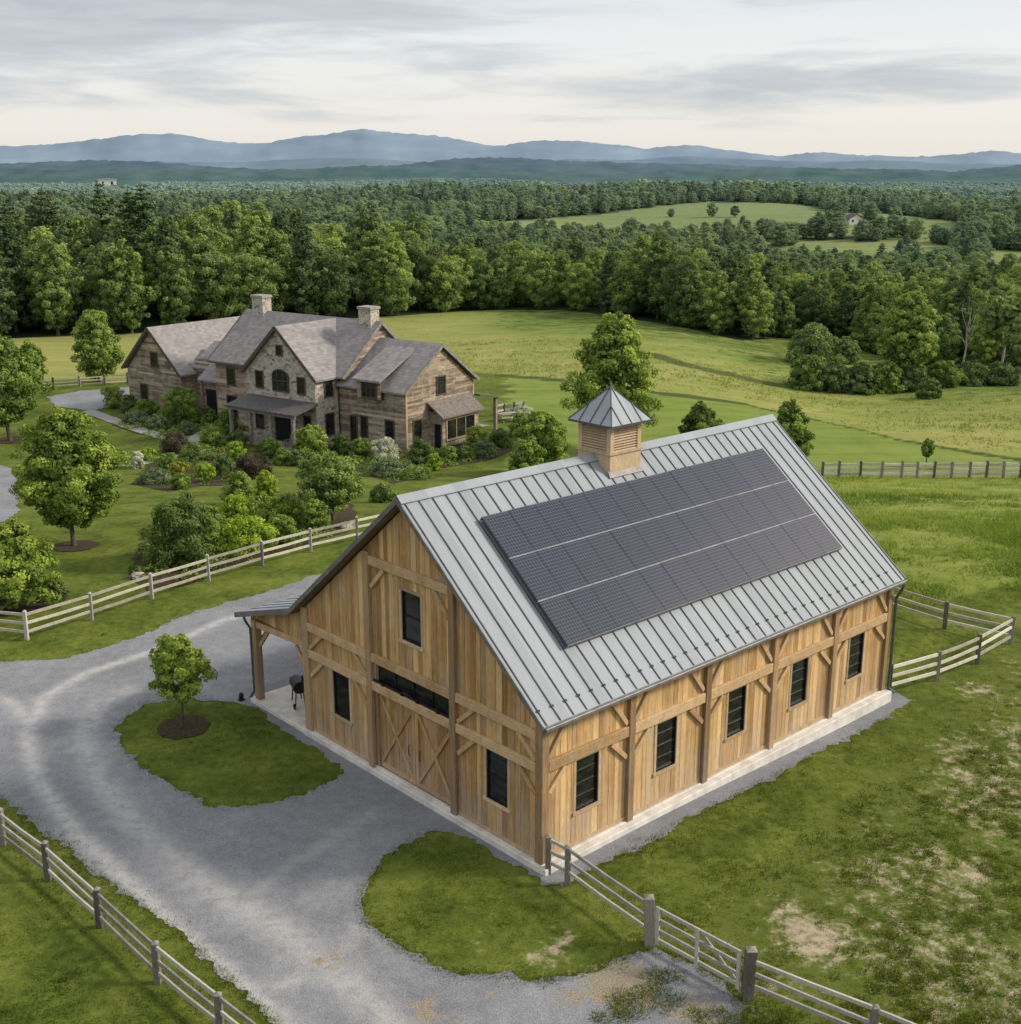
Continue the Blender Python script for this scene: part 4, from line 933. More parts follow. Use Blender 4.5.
def window(parent, horiz, plane, out, s0, s1, z0, z1, name='window', rows=2, mats=('trimwood', 'iron', 'glass'), tr=.09, proud=.05, depth=.05):
    """trim frame with a dark sash and pane set back in the opening"""
    def B(mb, a, b, lo, hi, d0, d1):
        q0, q1 = plane + out * d0, plane + out * d1
        if horiz == 'v': mb.box((min(q0, q1), a, lo), (max(q0, q1), b, hi), 0, rt())
        else: mb.box((a, min(q0, q1), lo), (b, max(q0, q1), hi), 0, rt())
    f = MB(); B(f, s0 - tr, s0, z0, z1, .0, proud); B(f, s1, s1 + tr, z0, z1, .0, proud); B(f, s0 - tr, s1 + tr, z1, z1 + tr, .0, proud + .004); B(f, s0 - tr - .03, s1 + tr + .03, z0 - tr, z0, .0, proud + .03)
    fo = f.build(name, M[mats[0]], parent)
    s = MB(); k = .035
    B(s, s0, s0 + k, z0, z1, -depth, .015); B(s, s1 - k, s1, z0, z1, -depth, .015); B(s, s0 + k, s1 - k, z1 - k, z1, -depth, .015); B(s, s0 + k, s1 - k, z0, z0 + k, -depth, .015)
    for i in range(1, rows):
        zz = z0 + (z1 - z0) * i / rows; B(s, s0 + k, s1 - k, zz - .014, zz + .014, -depth, .0)
    s.build('sash', M[mats[1]], fo)
    g = MB(); B(g, s0 + k, s1 - k, z0 + k, z1 - k, -depth - .01, -depth + .015); g.build('pane', M[mats[2]], fo)
    return fo

def build_barn():
    barn = thing('barn', 'big honey coloured timber frame barn with grey standing seam metal roof', 'barn', (BAX, BAY, 0), BYAW)
    # concrete
    mb = MB(); mb.box((-.22, -.14, -.6), (BL + .14, BW + .1, ZF - .004)); mb.box((-.22, -.36, -.6), (BL + .2, -.14, .175))
    mb.build('foundation', M['concrete'], barn, .02)
    mb = MB(); mb.box((-.18, BW + .1, -.3), (BL + .1, 13.98, .15)); mb.build('porch_slab', M['concrete'], barn, .02)
    mb = MB(); mb.box((-.075, 3.5, ZF - .02), (.0, 7.0, ZF + .06)); mb.build('door_sill', M['concrete'], barn)
    # walls
    cz = lambda v: roof_z(v) - .24
    wins_f = [(8.28, 9.14, 1.2, 2.63), (1.24, 2.08, 1.2, 2.63), (4.74, 5.6, 4.66, 6.12)]
    cut_f = wins_f + [(3.45, 7.0, .2, 3.6)]
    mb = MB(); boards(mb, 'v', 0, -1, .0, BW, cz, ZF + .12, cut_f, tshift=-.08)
    mb.build('front_wall', M['board'], barn)
    mb = MB(); boards(mb, 'v', BL, 1, .0, BW, cz, ZF + .1, []); mb.build('back_wall', M['board'], barn)
    WS = [1.6, 4.75, 7.9, 11.05, 14.25]
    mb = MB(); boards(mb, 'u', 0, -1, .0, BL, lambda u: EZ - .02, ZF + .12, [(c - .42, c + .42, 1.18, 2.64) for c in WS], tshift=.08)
    mb.build('side_wall', M['board'], barn)
    mb = MB(); boards(mb, 'u', BW, 1, .0, BL, lambda u: KZ - .1, ZF + .1, []); mb.build('porch_wall', M['board'], barn)
    mb = MB(); mb.box((-.055, .2, ZF), (-.0, 3.22, ZF + .12)); mb.box((-.055, 7.24, ZF), (0, 10.35, ZF + .12)); mb.box((.1, -.055, ZF), (BL, 0, ZF + .12)); mb.build('sill_board', M['trimwood'], barn)
    # windows
    for w in wins_f: window(barn, 'v', 0, -1, *w)
    for c in WS: window(barn, 'u', 0, -1, c - .42, c + .42, 1.18, 2.64, rows=4)
    # transom over the doors
    tw = MB(); tw.box((-.03, 3.46, 2.96), (.10, 3.54, 3.58), 0, .4); tw.box((-.03, 6.92, 2.96), (.10, 7.0, 3.58), 0, .4); t_o = tw.build('transom_window', M['trimwood'], barn)
    mb = MB(); mb.box((.07, 3.54, 2.96), (.10, 6.92, 3.58)); mb.build('pane', M['glass'], t_o)
    mb = MB()
    for k in range(1, 4): mb.box((.04, 3.54 + 3.38 * k / 4 - .02, 2.96), (.07, 3.54 + 3.38 * k / 4 + .02, 3.58))
    mb.build('sash', M['iron'], t_o)
    mb = MB(); mb.box((-.10, 3.5, 2.985), (-.06, 6.95, 3.045));
    for v in (4.0, 4.9, 5.6, 6.5): mb.box((-.13, v - .05, 2.96), (-.10, v + .05, 3.08))
    mb.build('door_track', M['iron'], barn)
    # doors: two leaves with cross bracing
    for v0, v1 in ((3.48, 5.22), (5.24, 6.98)):
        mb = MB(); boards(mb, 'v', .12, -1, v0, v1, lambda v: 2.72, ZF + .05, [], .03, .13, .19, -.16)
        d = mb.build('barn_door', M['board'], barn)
        fr = MB()
        for a, b, lo, hi in ((v0, v1, .25, .40), (v0, v1, 2.56, 2.71), (v0, v0 + .13, .40, 2.56), (v1 - .13, v1, .40, 2.56)): fr.box((.045, a, lo), (.08, b, hi), 0, rt(.4, .1))
        fr.build('door_frame', M['board'], d)
        br = MB(); br.beam((.058, v0 + .13, .42), (.058, v1 - .13, 2.54), .04, .11, 0, .5); br.beam((.054, v0 + .13, 2.54), (.054, v1 - .13, .42), .036, .11, 0, .38)
        br.build('cross_brace', M['board'], d)
        h = MB(); vh = v1 - .24 if v0 < 4 else v0 + .24; h.tube([(.04, vh, 1.1), (.0, vh, 1.15), (.0, vh, 1.4), (.04, vh, 1.45)], [.014] * 4, 6); h.build('handle', M['iron'], d)
    # posts
    def post(lo, hi): m_ = MB(); m_.box(lo, hi, 0, rt()); return m_.build('post', M['post'], barn, .014)
    PW = .24
    post((-.15, -.15, ZF), (.11, .11, EZ - .1)); post((-.15, BW - .22, ZF), (-.034, BW + .10, 4.3))
    for vc, top in ((3.34, 6.9), (7.12, 6.9)): post((-.16, vc - PW / 2, ZF), (-.032, vc + PW / 2, top))
    post((-.034, 6.86, ZF), (.12, 6.99, 2.72)); post((-.034, 3.47, ZF), (.12, 3.6, 2.72))
    for k in range(1, 5): post((3.2 * k - PW / 2, -.16, ZF - .03), (3.2 * k + PW / 2, -.032, EZ - .1))
    post((BL - .14, -.15, ZF), (BL + .13, .11, EZ - .1))
    # horizontal beams
    def beam(p0, p1, w, h, mat='beam'): m_ = MB(); m_.beam(p0, p1, w, h, 0, rt(.6, .15)); return m_.build('beam', M[mat], barn, .014)
    bays = [(.11, 3.22), (3.46, 7.0), (7.24, BW - .22)]
    for a, b in bays: beam((-.085, a, 3.71), (-.085, b, 3.71), .11, .27); beam((-.085, a, 2.83), (-.085, b, 2.83), .11, .27)
    beam((-.085, 3.46, 6.66), (-.085, 7.0, 6.66), .11, .27)
    for k in range(5): beam((.11 + (0 if k == 0 else 3.2 * k + .12 - .11), -.09, 2.87), (3.2 * (k + 1) - .12 - (.02 if k == 4 else 0), -.09, 2.87), .11, .3)
    mb = MB(); mb.beam((.12, -.08, EZ - .17), (BL - .15, -.08, EZ - .17), .09, .2, 0, .55); mb.build('eave_plate', M['beam'], barn)
    # braces
    def brace(p0, p1): m_ = MB(); m_.beam(p0, p1, .085, .13, 0, rt(.6, .15)); return m_.build('brace', M['beam'], barn, .008)
    U0 = -.075
    for a, b in bays[0:1] + bays[2:3]:
        for base in (2.96, 2.03):
            up = .62 if base > 2.5 else .66
            brace((U0, a + .04, base + .05), (U0, a + .70, base + up)); brace((U0, b - .04, base + .05), (U0, b - .70, base + up))
    for a, b in bays[1:2]: brace((U0, a + .04, 5.86), (U0, a + .66, 6.5)); brace((U0, b - .04, 5.86), (U0, b - .66, 6.5))
    for k in range(5):
        a, b = 3.2 * k + .12, 3.2 * (k + 1) - .12
        for base, up in ((3.04, .82), (2.06, .62)):
            brace((a + .03, U0, base + .05), (a + .62, U0, base + up)); brace((b - .03, U0, base + .05), (b - .62, U0, base + up))
    # porch
    for u in (.05, 5.35, 10.65, 15.9):
        post((u - .12, 13.56, .15), (u + .12, 13.8, roof_z(13.6) - .18))
        brace((u, 13.5, 2.1), (u, 12.95, 2.72)); brace((u, BW + .12, 2.1), (u, BW + .75, 2.78)); beam((u, BW + .04, 3.0), (u, 13.75, 2.82), .16, .22)
        if u > .2: brace((u - .1, 13.68, 2.15), (u - .7, 13.68, 2.72))
        if u < 15: brace((u + .1, 13.68, 2.15), (u + .7, 13.68, 2.72))
    beam((-.1, 13.68, 2.86), (BL, 13.68, 2.86), .2, .24)
    mb = MB(); boards(mb, 'v', 0, -1, BW + .1, 13.7, lambda v: roof_z(v) - .2, 3.08, [], tshift=-.1); mb.build('porch_gable_boards', M['board'], barn)
    # roof: wooden deck, metal sheets with seams, trims
    def strip(v0, v1, lift0, lift1, u0, u1):
        z0, z1 = roof_z(v0), roof_z(v1); return [(u0, v0, z0 + lift0), (u0, v1, z1 + lift0), (u0, v1, z1 + lift1), (u0, v0, z0 + lift1)]
    mb = MB()
    for v0, v1 in ((-OV + .04, BW / 2), (BW / 2, KV), (KV, PV - .04)): mb.prism(strip(v0, v1, -.16, -.035, -OF + .03, BL + OB - .05), (BL + OF + OB - .06, 0, 0), 0, .4)
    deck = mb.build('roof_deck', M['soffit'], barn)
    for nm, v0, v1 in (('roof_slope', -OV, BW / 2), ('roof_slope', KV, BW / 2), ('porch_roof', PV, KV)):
        mb = MB(); a, b = min(v0, v1), max(v0, v1)
        mb.prism(strip(a, b, -.033, 0, -OF, BL + OB), (BL + OF + OB, 0, 0))
        sl = mb.build(nm, M['metalroof'], barn)
        sm = MB(); n = int((BL + OF + OB) / .4667); sh = .04 if v1 == BW / 2 else .02
        e = .012 if v0 < 0 else 0
        for i in range(n + 1):
            u = -OF + .12 + i * .4667
            if u > BL + OB - .05: break
            sm.prism([(u - .012, a, roof_z(a)), (u - .012, b - .1 * (b == BW / 2), roof_z(b - .1 * (b == BW / 2))), (u - .012, b - .1 * (b == BW / 2), roof_z(b - .1 * (b == BW / 2)) + sh), (u - .012, a, roof_z(a) + sh)], (.024, 0, 0))
        sm.build('seam', M['seam'], sl)
    mb = MB()
    for v, s in ((BW / 2 - .22, 1), (BW / 2, -1)):
        pass
    c = BW / 2; d = .2; hz = RZ + .05
    mb.prism([(-OF - .02, c - d, roof_z(c - d) + .048), (-OF - .02, c, hz + .01), (-OF - .02, c + d, roof_z(c + d) + .048), (-OF - .02, c + d, roof_z(c + d) + .07), (-OF - .02, c, hz + .04), (-OF - .02, c - d, roof_z(c - d) + .07)], (BL + OF + OB + .04, 0, 0))
    mb.build('ridge_cap', M['metalroof'], barn)
    for uu, e in ((-OF - .035, .035), (BL + OB, .035)):
        mb = MB()
        for v0, v1 in ((-OV - .02, BW / 2), (BW / 2, KV), (KV, PV + .02)):
            z0 = roof_z(max(v0, -OV)); z1 = roof_z(min(v1, PV)); mb.prism([(uu, v0, z0 - .15), (uu, v1, z1 - .15), (uu, v1, z1 + .03), (uu, v0, z0 + .03)], (e, 0, 0))
        mb.build('rake_trim', M['trimmetal'], barn)
    mb = MB(); vv = -OV - .10; mb.box((-OF, vv, EZ - .13), (BL + OB, -OV, EZ - .02)); mb.build('gutter', M['trimmetal'], barn, .02)
    mb = MB(); vv = PV; mb.box((-OF, vv, PZ - .14), (BL + OB, vv + .1, PZ - .02)); mb.build('gutter', M['trimmetal'], barn, .02)
    mb = MB(); mb.tube([(BL + .2, -OV - .03, EZ - .1), (BL + .2, -OV - .02, EZ - .3), (BL + .22, -.2, EZ - .7), (BL + .22, -.2, .25), (BL + .3, -.4, .1)], [.05] * 5, 8); mb.build('downspout', M['darkmetal'], barn)
    mb = MB(); mb.tube([(-.05, PV + .02, PZ - .12), (-.05, PV - .1, PZ - .32), (-.05, 13.9, PZ - .5), (-.05, 13.86, .4), (-.15, 14.0, .12)], [.045] * 5, 8); mb.build('downspout', M['darkmetal'], barn)
    # snow guards
    g0 = MB(); t = .055
    vg = -OV + (BW / 2 + OV) * t; zg = roof_z(vg) + .045
    g0.box((-.04, -.022, -.04), (.04, .022, .02)); gm = g0.mesh('snow_guard', M['darkmetal'])
    for i in range(35):
        u = -OF + .12 + i * .4667
        if u > BL + OB - .05: break
        o = link('snow_guard', gm, barn); o.location = (u, vg, zg)
    # cupola
    c0, c1, vc = 7.2, 8.58, BW / 2; hw = .68; zb, zt = 8.2, 9.95
    mb = MB(); mb.box((c0, vc - hw, 7.95), (c1, vc + hw, 8.94), 0, .75); cu = mb.build('cupola', M['trimwood'], barn)
    mb = MB(); mb.box((c0 - .05, vc - hw - .05, 8.94), (c1 + .05, vc + hw + .05, 9.0), 0, .6); mb.box((c0 - .04, vc - hw - .04, 9.78), (c1 + .04, vc + hw + .04, 9.88), 0, .6); mb.build('cupola_band', M['trimwood'], cu)
    mb = MB()
    for uu in (c0, c1 - .16):
        for v in (vc - hw, vc + hw - .16): mb.box((uu, v, 9.0), (uu + .16, v + .16, 9.78), 0, .7)
    mb.build('cupola_post', M['trimwood'], cu)
    for face in range(4):
        lv = MB()
        for k in range(9):
            z = 9.03 + k * .083
            if face == 0: lv.beam((c0 + .16, vc - hw + .05, z), (c1 - .16, vc - hw + .05, z), .10, .018, 0, rt(.7, .1), up=(0, -.6, .8))
            if face == 1: lv.beam((c0 + .16, vc + hw - .05, z), (c1 - .16, vc + hw - .05, z), .10, .018, 0, rt(.7, .1), up=(0, .6, .8))
            if face == 2: lv.beam((c0 + .05, vc - hw + .16, z), (c0 + .05, vc + hw - .16, z), .10, .018, 0, rt(.6, .1), up=(-.6, 0, .8))
            if face == 3: lv.beam((c1 - .05, vc - hw + .16, z), (c1 - .05, vc + hw - .16, z), .10, .018, 0, rt(.6, .1), up=(.6, 0, .8))
        lv.build('louver', M['trimwood'], cu)
    mb = MB(); mb.box((c0 + .2, vc - hw + .14, 9.0), (c1 - .2, vc + hw - .14, 9.78)); mb.build('cupola_core', M['soffit'], cu)
    cx = (c0 + c1) / 2; e = .9; za, zp = 9.88, 10.88
    mb = MB(); cor = [(cx - e, vc - e, za), (cx + e, vc - e, za), (cx + e, vc + e, za), (cx - e, vc + e, za)]
    mb.add(cor + [(cx, vc, zp)], [(0, 1, 4), (1, 2, 4), (2, 3, 4), (3, 0, 4), (3, 2, 1, 0)])
    cr = mb.build('cupola_roof', M['metalroof'], cu)
    sm = MB()
    for i in range(4):
        A = Vector(cor[i]); Bc = Vector(cor[(i + 1) % 4]); T = Vector((cx, vc, zp)); sm.beam(A + Vector((0, 0, .012)), T, .035, .035)
        for f in (.25, .5, .75):
            p = A.lerp(Bc, f); top = p.lerp(T, 0) ; k = 1 - abs(2 * f - 1); mid = A.lerp(Bc, .5)
            q = p + (T - mid) * k * .98; sm.beam(p + Vector((0, 0, .01)), q + Vector((0, 0, .01)), .026, .04)
    sm.build('seam', M['seam'], cr)
    mb = MB(); mb.box((cx - e - .01, vc - e - .01, za - .07), (cx + e + .01, vc + e + .01, za - .004)); mb.build('cupola_eave', M['darkmetal'], cu)
    mb = MB(); mb.tube([(cx, vc, zp - .05), (cx, vc, zp + .04), (cx, vc, zp + .07), (cx, vc, zp + .17)], [.02, .02, .025, .008], 8); mb.build('finial', M['trimmetal'], cu)
    mb = MB(); mb.prism([(c0 - .06, vc - hw - .08, roof_z(vc - hw - .08) + .05), (c0 - .06, vc - hw + .02, roof_z(vc - hw + .02) + .05), (c0 - .06, vc - hw + .02, roof_z(vc - hw + .02) + .16)], (c1 - c0 + .12, 0, 0)); mb.build('flashing', M['trimmetal'], cu)
    return barn
build_barn()

def build_solar():
    t0, t1 = .173, .767; Ls = math.hypot(BW / 2 + OV, RZ - EZ); ang = math.atan2(RZ - EZ, BW / 2 + OV)
    # local frame on the roof: x along the ridge, y up the slope, z out of it; origin low left corner of the array
    v0 = BW / 2 - t1 * (BW / 2 + OV); z0 = RZ - t1 * (RZ - EZ)
    sa = thing('solar_array', 'large dark solar array of three rows of panels on the metal roof', 'solar array', (0, 0, 0))
    sa.matrix_world = Matrix.Translation((BAX, BAY, 0)) @ Matrix.Rotation(BYAW, 4, 'Z') @ Matrix.Translation((1.68, v0, z0)) @ Matrix.Rotation(ang, 4, 'X') @ Matrix.Translation((0, 0, .15))
    W, Hh = 12.64 / 13, (t1 - t0) * Ls / 3
    g = MB(); g.box((.005, .022, .0), (W - .005, Hh - .022, .034)); gm = g.mesh('solar_panel', M['pv'])
    f = MB(); k = .02
    f.box((.0005, .010, -.012), (W - .0005, .022, .036)); f.box((.0005, Hh - .022, -.012), (W - .0005, Hh - .010, .036)); f.box((.0005, .022, -.012), (.005, Hh - .022, .0355)); f.box((W - .005, .022, -.012), (W - .0005, Hh - .022, .0355)); fm = f.mesh('panel_frame', M['pvframe'])
    for r in range(3):
        for c in range(13):
            p = link('solar_panel', gm, sa); p.location = (c * W, r * Hh, 0); p.rotation_euler = (random.gauss(0, .002), random.gauss(0, .002), 0)
            link('panel_frame', fm, p)
    for y in (Hh, 2 * Hh):
        mb = MB(); mb.box((.0, y - .02, -.03), (13 * W, y + .02, .038)); mb.build('mounting_rail', M['rail'], sa)
    for y in (.0, 3 * Hh):
        mb = MB(); mb.box((0, y - .03 * (y > 0), -.09), (13 * W, y + .03 * (y == 0) - .018 * (y == 0), .037)); mb.build('mounting_rail', M['rail'] if y == 0 else M['darkmetal'], sa)
    for x in (.5, 4.4, 8.2, 12.1):
        mb = MB(); mb.box((x, .0, -.11), (x + .05, 3 * Hh, -.035)); mb.build('support_rail', M['darkmetal'], sa)
build_solar()

def porch_things():
    # a small wheeled grill standing on the porch slab
    p = at(299, 709)[:2]; t = thing('wheeled_grill', 'black wheeled barbecue grill on the barn porch slab beside the wall', 'grill', (p[0], p[1], .15), BYAW + 1.2); t.scale = (1.0, 1.0, .95)
    mb = MB(); mb.tube([(-.34, 0, .78), (.34, 0, .78)], [.22, .22], 14); mb.build('grill_body', M['iron'], t)
    for x in (-.3, .3):
        for y in (-.16, .16):
            mb = MB(); mb.beam((x, y, .08), (x * .85, y * .7, .68), .035, .035); mb.build('leg', M['iron'], t)
    for y in (-.2, .2):
        mb = MB(); mb.tube([(-.3, y - .025, .1), (-.3, y + .025, .1)], [.1, .1], 14); mb.build('wheel', M['rubber'], t)
    mb = MB(); mb.box((.34, -.16, .78), (.66, .16, .81)); mb.build('side_shelf', M['darkmetal'], t)
    mb = MB(); mb.tube([(-.5, -.1, 1.3), (-.5, -.1, .8)], [.07, .09], 10); mb.build('chimney', M['iron'], t)
    p = bw(-.35, 14.25); t = thing('lantern', 'small black lantern on the gravel beside the porch post', 'lantern', (p[0], p[1], .01), BYAW)
    mb = MB(); mb.box((-.1, -.09, 0), (.1, .09, .05)); mb.build('base', M['iron'], t, .01)
    mb = MB(); mb.tube([(0, 0, .06), (0, 0, .2), (0, 0, .25), (0, 0, .28)], [.08, .085, .06, .02], 10); mb.build('lamp_head', M['iron'], t)
porch_things()

# ================================================================== FENCES
def fence(name, label, pts, rails=(.34, .68, 1.02), h=1.18, pw=.13, mat='fence', rail_h=.11, rail_w=.045, group=None, inset=0.0, big=(), post_mat='greypostwood'):
    x0, y0 = pts[0]; t = thing(name, label, 'fence', (x0, y0, tz(x0, y0)), 0, group); z00 = tz(x0, y0)
    loc = [(x - x0, y - y0, tz(x, y) - z00) for x, y in pts]; rn = random.Random(len(pts) * 7 + int(x0 * 10))
    for i, (x, y, z) in enumerate(loc):
        mb = MB(); hh = h * rn.uniform(.97, 1.04); w = pw * (1.55 if i in big else 1); hh *= 1.12 if i in big else 1
        lx, ly = rn.gauss(0, .018), rn.gauss(0, .018)
        mb.prism([(x - w / 2, y - w / 2, z - .25), (x + w / 2, y - w / 2, z - .25), (x + w / 2, y + w / 2, z - .25), (x - w / 2, y + w / 2, z - .25)], (lx, ly, hh + .22), 0, rn.random())
        mb.add([(x - w / 2 + lx, y - w / 2 + ly, z + hh - .03), (x + w / 2 + lx, y - w / 2 + ly, z + hh - .03), (x + w / 2 + lx, y + w / 2 + ly, z + hh - .03), (x - w / 2 + lx, y + w / 2 + ly, z + hh - .03), (x + lx, y + ly, z + hh + .04)], [(0, 1, 4), (1, 2, 4), (2, 3, 4), (3, 0, 4)], 0, .8)
        mb.build('post', M[post_mat], t, .008)
    for a, b in zip(loc[:-1], loc[1:]):
        for r in rails:
            mb = MB(); d0, d1 = rn.gauss(0, .014), rn.gauss(0, .014)
            A = Vector(a) + Vector((0, 0, r + d0)); B_ = Vector(b) + Vector((0, 0, r + d1)); mid = A.lerp(B_, .5) + Vector((0, 0, rn.gauss(-.012, .01)))
            T = rn.random(); mb.beam(A, mid, rail_w, rail_h, 0, T); mb.beam(mid, B_, rail_w, rail_h, 0, T); mb.build('rail', M[mat], t)
    return t
g0 = [(-20.6, 44.0), (-18.43, 43.38), (-16.67, 45.53), (-14.97, 48.0), (-13.14, 50.3), (-11.25, 52.5), (-9.4, 54.7), (-7.5, 56.9), (-5.6, 59.1), (-3.7, 61.3)]
fence('rail_fence', 'long three rail fence between the garden shrubs and the gravel drive', [(-25.6, 45.0), (-23.0, 44.5)] + g0, post_mat='greyfence')
ff = flat([(3.5, 845), (48.6, 880), (99.7, 927), (158, 983), (221, 1036)]); st = (ff[0][0] - ff[1][0], ff[0][1] - ff[1][1])
fence('rail_fence', 'grey weathered rail fence in the lower left corner along the drive edge', [(ff[0][0] + 2 * st[0], ff[0][1] + 2 * st[1]), (ff[0][0] + st[0], ff[0][1] + st[1])] + ff + [(ff[-1][0] - st[0] * k, ff[-1][1] - st[1] * k) for k in (1, 2)], mat='greyfence', h=1.05, rails=(.28, .6, .92), pw=.15)
pf = flat([(567.5, 884), (650, 944)]); c0 = bw(-.05, -.3)
fence('rail_fence', 'short rail fence from the near barn corner to the first thick gate post', [c0] + pf, mat='greyfence', h=1.08, rails=(.35, .66, .98), pw=.15, rail_w=.05, rail_h=.09, big=(2,))
pg = flat([(747, 998), (871, 1050)]); st = (pg[1][0] - pg[0][0], pg[1][1] - pg[0][1])
fence('rail_fence', 'rail fence running out of the bottom edge from the second thick gate post', pg + [(pg[1][0] + st[0] * k, pg[1][1] + st[1] * k) for k in (1, 2, 3)], mat='greyfence', h=1.08, rails=(.35, .66, .98), pw=.15, rail_w=.05, rail_h=.09, big=(0,))
def gate():
    a = np.array(pf[1]); b = np.array(pg[0]); d = (b - a) / np.hypot(*(b - a)); a = a + d * .2; b = b - d * .2; L = float(np.hypot(*(b - a)))
    t = thing('farm_gate', 'grey wooden farm gate with a diagonal brace between two thick posts', 'gate', (a[0], a[1], tz(*a)), math.atan2(d[1], d[0]))
    for z in (.22, .47, .74, 1.02): mb = MB(); mb.beam((0, 0, z), (L, 0, z), .045, .09, 0, rt()); mb.build('rail', M['greyfence'], t)
    for x in (.03, L / 2, L - .03): mb = MB(); mb.box((x - .05, -.055, .12), (x + .05, -.024, 1.1), 0, rt()); mb.build('upright', M['greyfence'], t)
    mb = MB(); mb.beam((L / 2, .04, 1.0), (L - .1, .04, .24), .03, .07, 0, .4); mb.build('diagonal_brace', M['greyfence'], t)
    mb = MB(); mb.tube([(L - .05, .03, .9), (L + .12, .03, .9)], [.015, .015], 6); mb.build('latch', M['iron'], t)
gate()
pk = flat([(888.5, 695), (936.8, 681), (977, 664), (1010.4, 644), (944.4, 629), (890, 611)])
fence('rail_fence', 'paddock fence making a sharp corner behind the far right barn corner', pk + [(pk[-1][0] - 3.0, pk[-1][1] + 2.4)], mat='palefence', h=1.15)
fb = flat([(x, 478) for x in (822, 838, 860, 881, 901, 916.5, 933.5, 951, 969, 986, 1003, 1020, 1037, 1055)])
fence('rail_fence', 'far three rail fence right of the barn between rough grass and mown field', fb, h=1.25, pw=.16, rail_h=.17, rail_w=.07, mat='palefence')
fl = flat([(30, 391), (54, 389), (80, 387), (105, 385.5), (128, 384)])
fence('rail_fence', 'distant rail fence left of the house before the yellow field', fl, h=1.3, pw=.18)
fp = flat([(494, 416), (504, 414), (514, 413), (524, 412)])
fence('rail_fence', 'short dark fence piece by the house patio', fp, mat='greyfence', h=1.1, pw=.18, rails=(.4, .95), rail_h=.18, rail_w=.08)

# ================================================================== THE HOUSE
def planks(mb, horiz, plane, out, s0, s1, z0, ztop, row=.2, th=.03, lo_limit=None):
    """horizontal planks; ztop(s) may be a gable: each row is cut where it leaves the outline"""
    z = z0
    zmax = max(ztop(s0 + (s1 - s0) * k / 40) for k in range(41))
    while z < zmax - .02:
        e = min(z + row, zmax); zm = (z + e) / 2
        ss_ = [s0 + (s1 - s0) * k / 200 for k in range(201)]; okk = [s for s in ss_ if ztop(s) >= zm]
        if okk:
            a, b = min(okk), max(okk); s = a
            while s < b - .02:
                w = min(random.uniform(1.2, 3.6), b - s); t = rt(.5, .14); d = th + random.uniform(0, .012)
                q0, q1 = sorted((plane, plane + out * d))
                if horiz == 'a': mb.box((s + .004, q0, z + .006), (s + w - .004, q1, e - .006), 0, t)
                else: mb.box((q0, s + .004, z + .006), (q1, s + w - .004, e - .006), 0, t)
                s += w
        z = e
def gable_roof_a(parent, a0, a1, b0, b1, eave, ridge, oh, mats='shingle_x', th=.16, name='roof', br=None, low=None):
    """ridge along a, slopes to b0 and b1"""
    bc = (b0 + b1) / 2 if br is None else br
    mb = MB(); mb.prism([(a0, b0, eave), (a0, bc, ridge), (a0, b1, eave if low is None else low), (a0, b1, (eave if low is None else low) - th), (a0, bc, ridge - th * 1.25), (a0, b0, eave - th)], (a1 - a0, 0, 0))
    return mb.build(name, M[mats], parent)
def gable_roof_b(parent, b0, b1, a0, a1, eave, ridge, mats='shingle_y', th=.16, name='roof'):
    ac = (a0 + a1) / 2
    mb = MB(); mb.prism([(a0, b0, eave), (ac, b0, ridge), (a1, b0, eave), (a1, b0, eave - th), (ac, b0, ridge - th * 1.25), (a0, b0, eave - th)], (0, b1 - b0, 0))
    return mb.build(name, M[mats], parent)
def hwin(parent, horiz, plane, out, s0, s1, z0, z1, rows=2, cols=1, trim='darktrim', tr=.1):
    w = window(parent, horiz, plane, out, s0, s1, z0, z1, 'window', rows, (trim, 'iron', 'glass'), tr, .07, -.02)
    if cols > 1:
        mb = MB()
        for i in range(1, cols):
            s = s0 + (s1 - s0) * i / cols
            q0, q1 = sorted((plane + out * .02, plane + out * .06))
            if horiz == 'v': mb.box((q0, s - .03, z0), (q1, s + .03, z1), 0, .5)
            else: mb.box((s - .03, q0, z0), (s + .03, q1, z1), 0, .5)
        mb.build('mullion', M['trimwood' if trim != 'darktrim' else 'darktrim'], w)
    return w
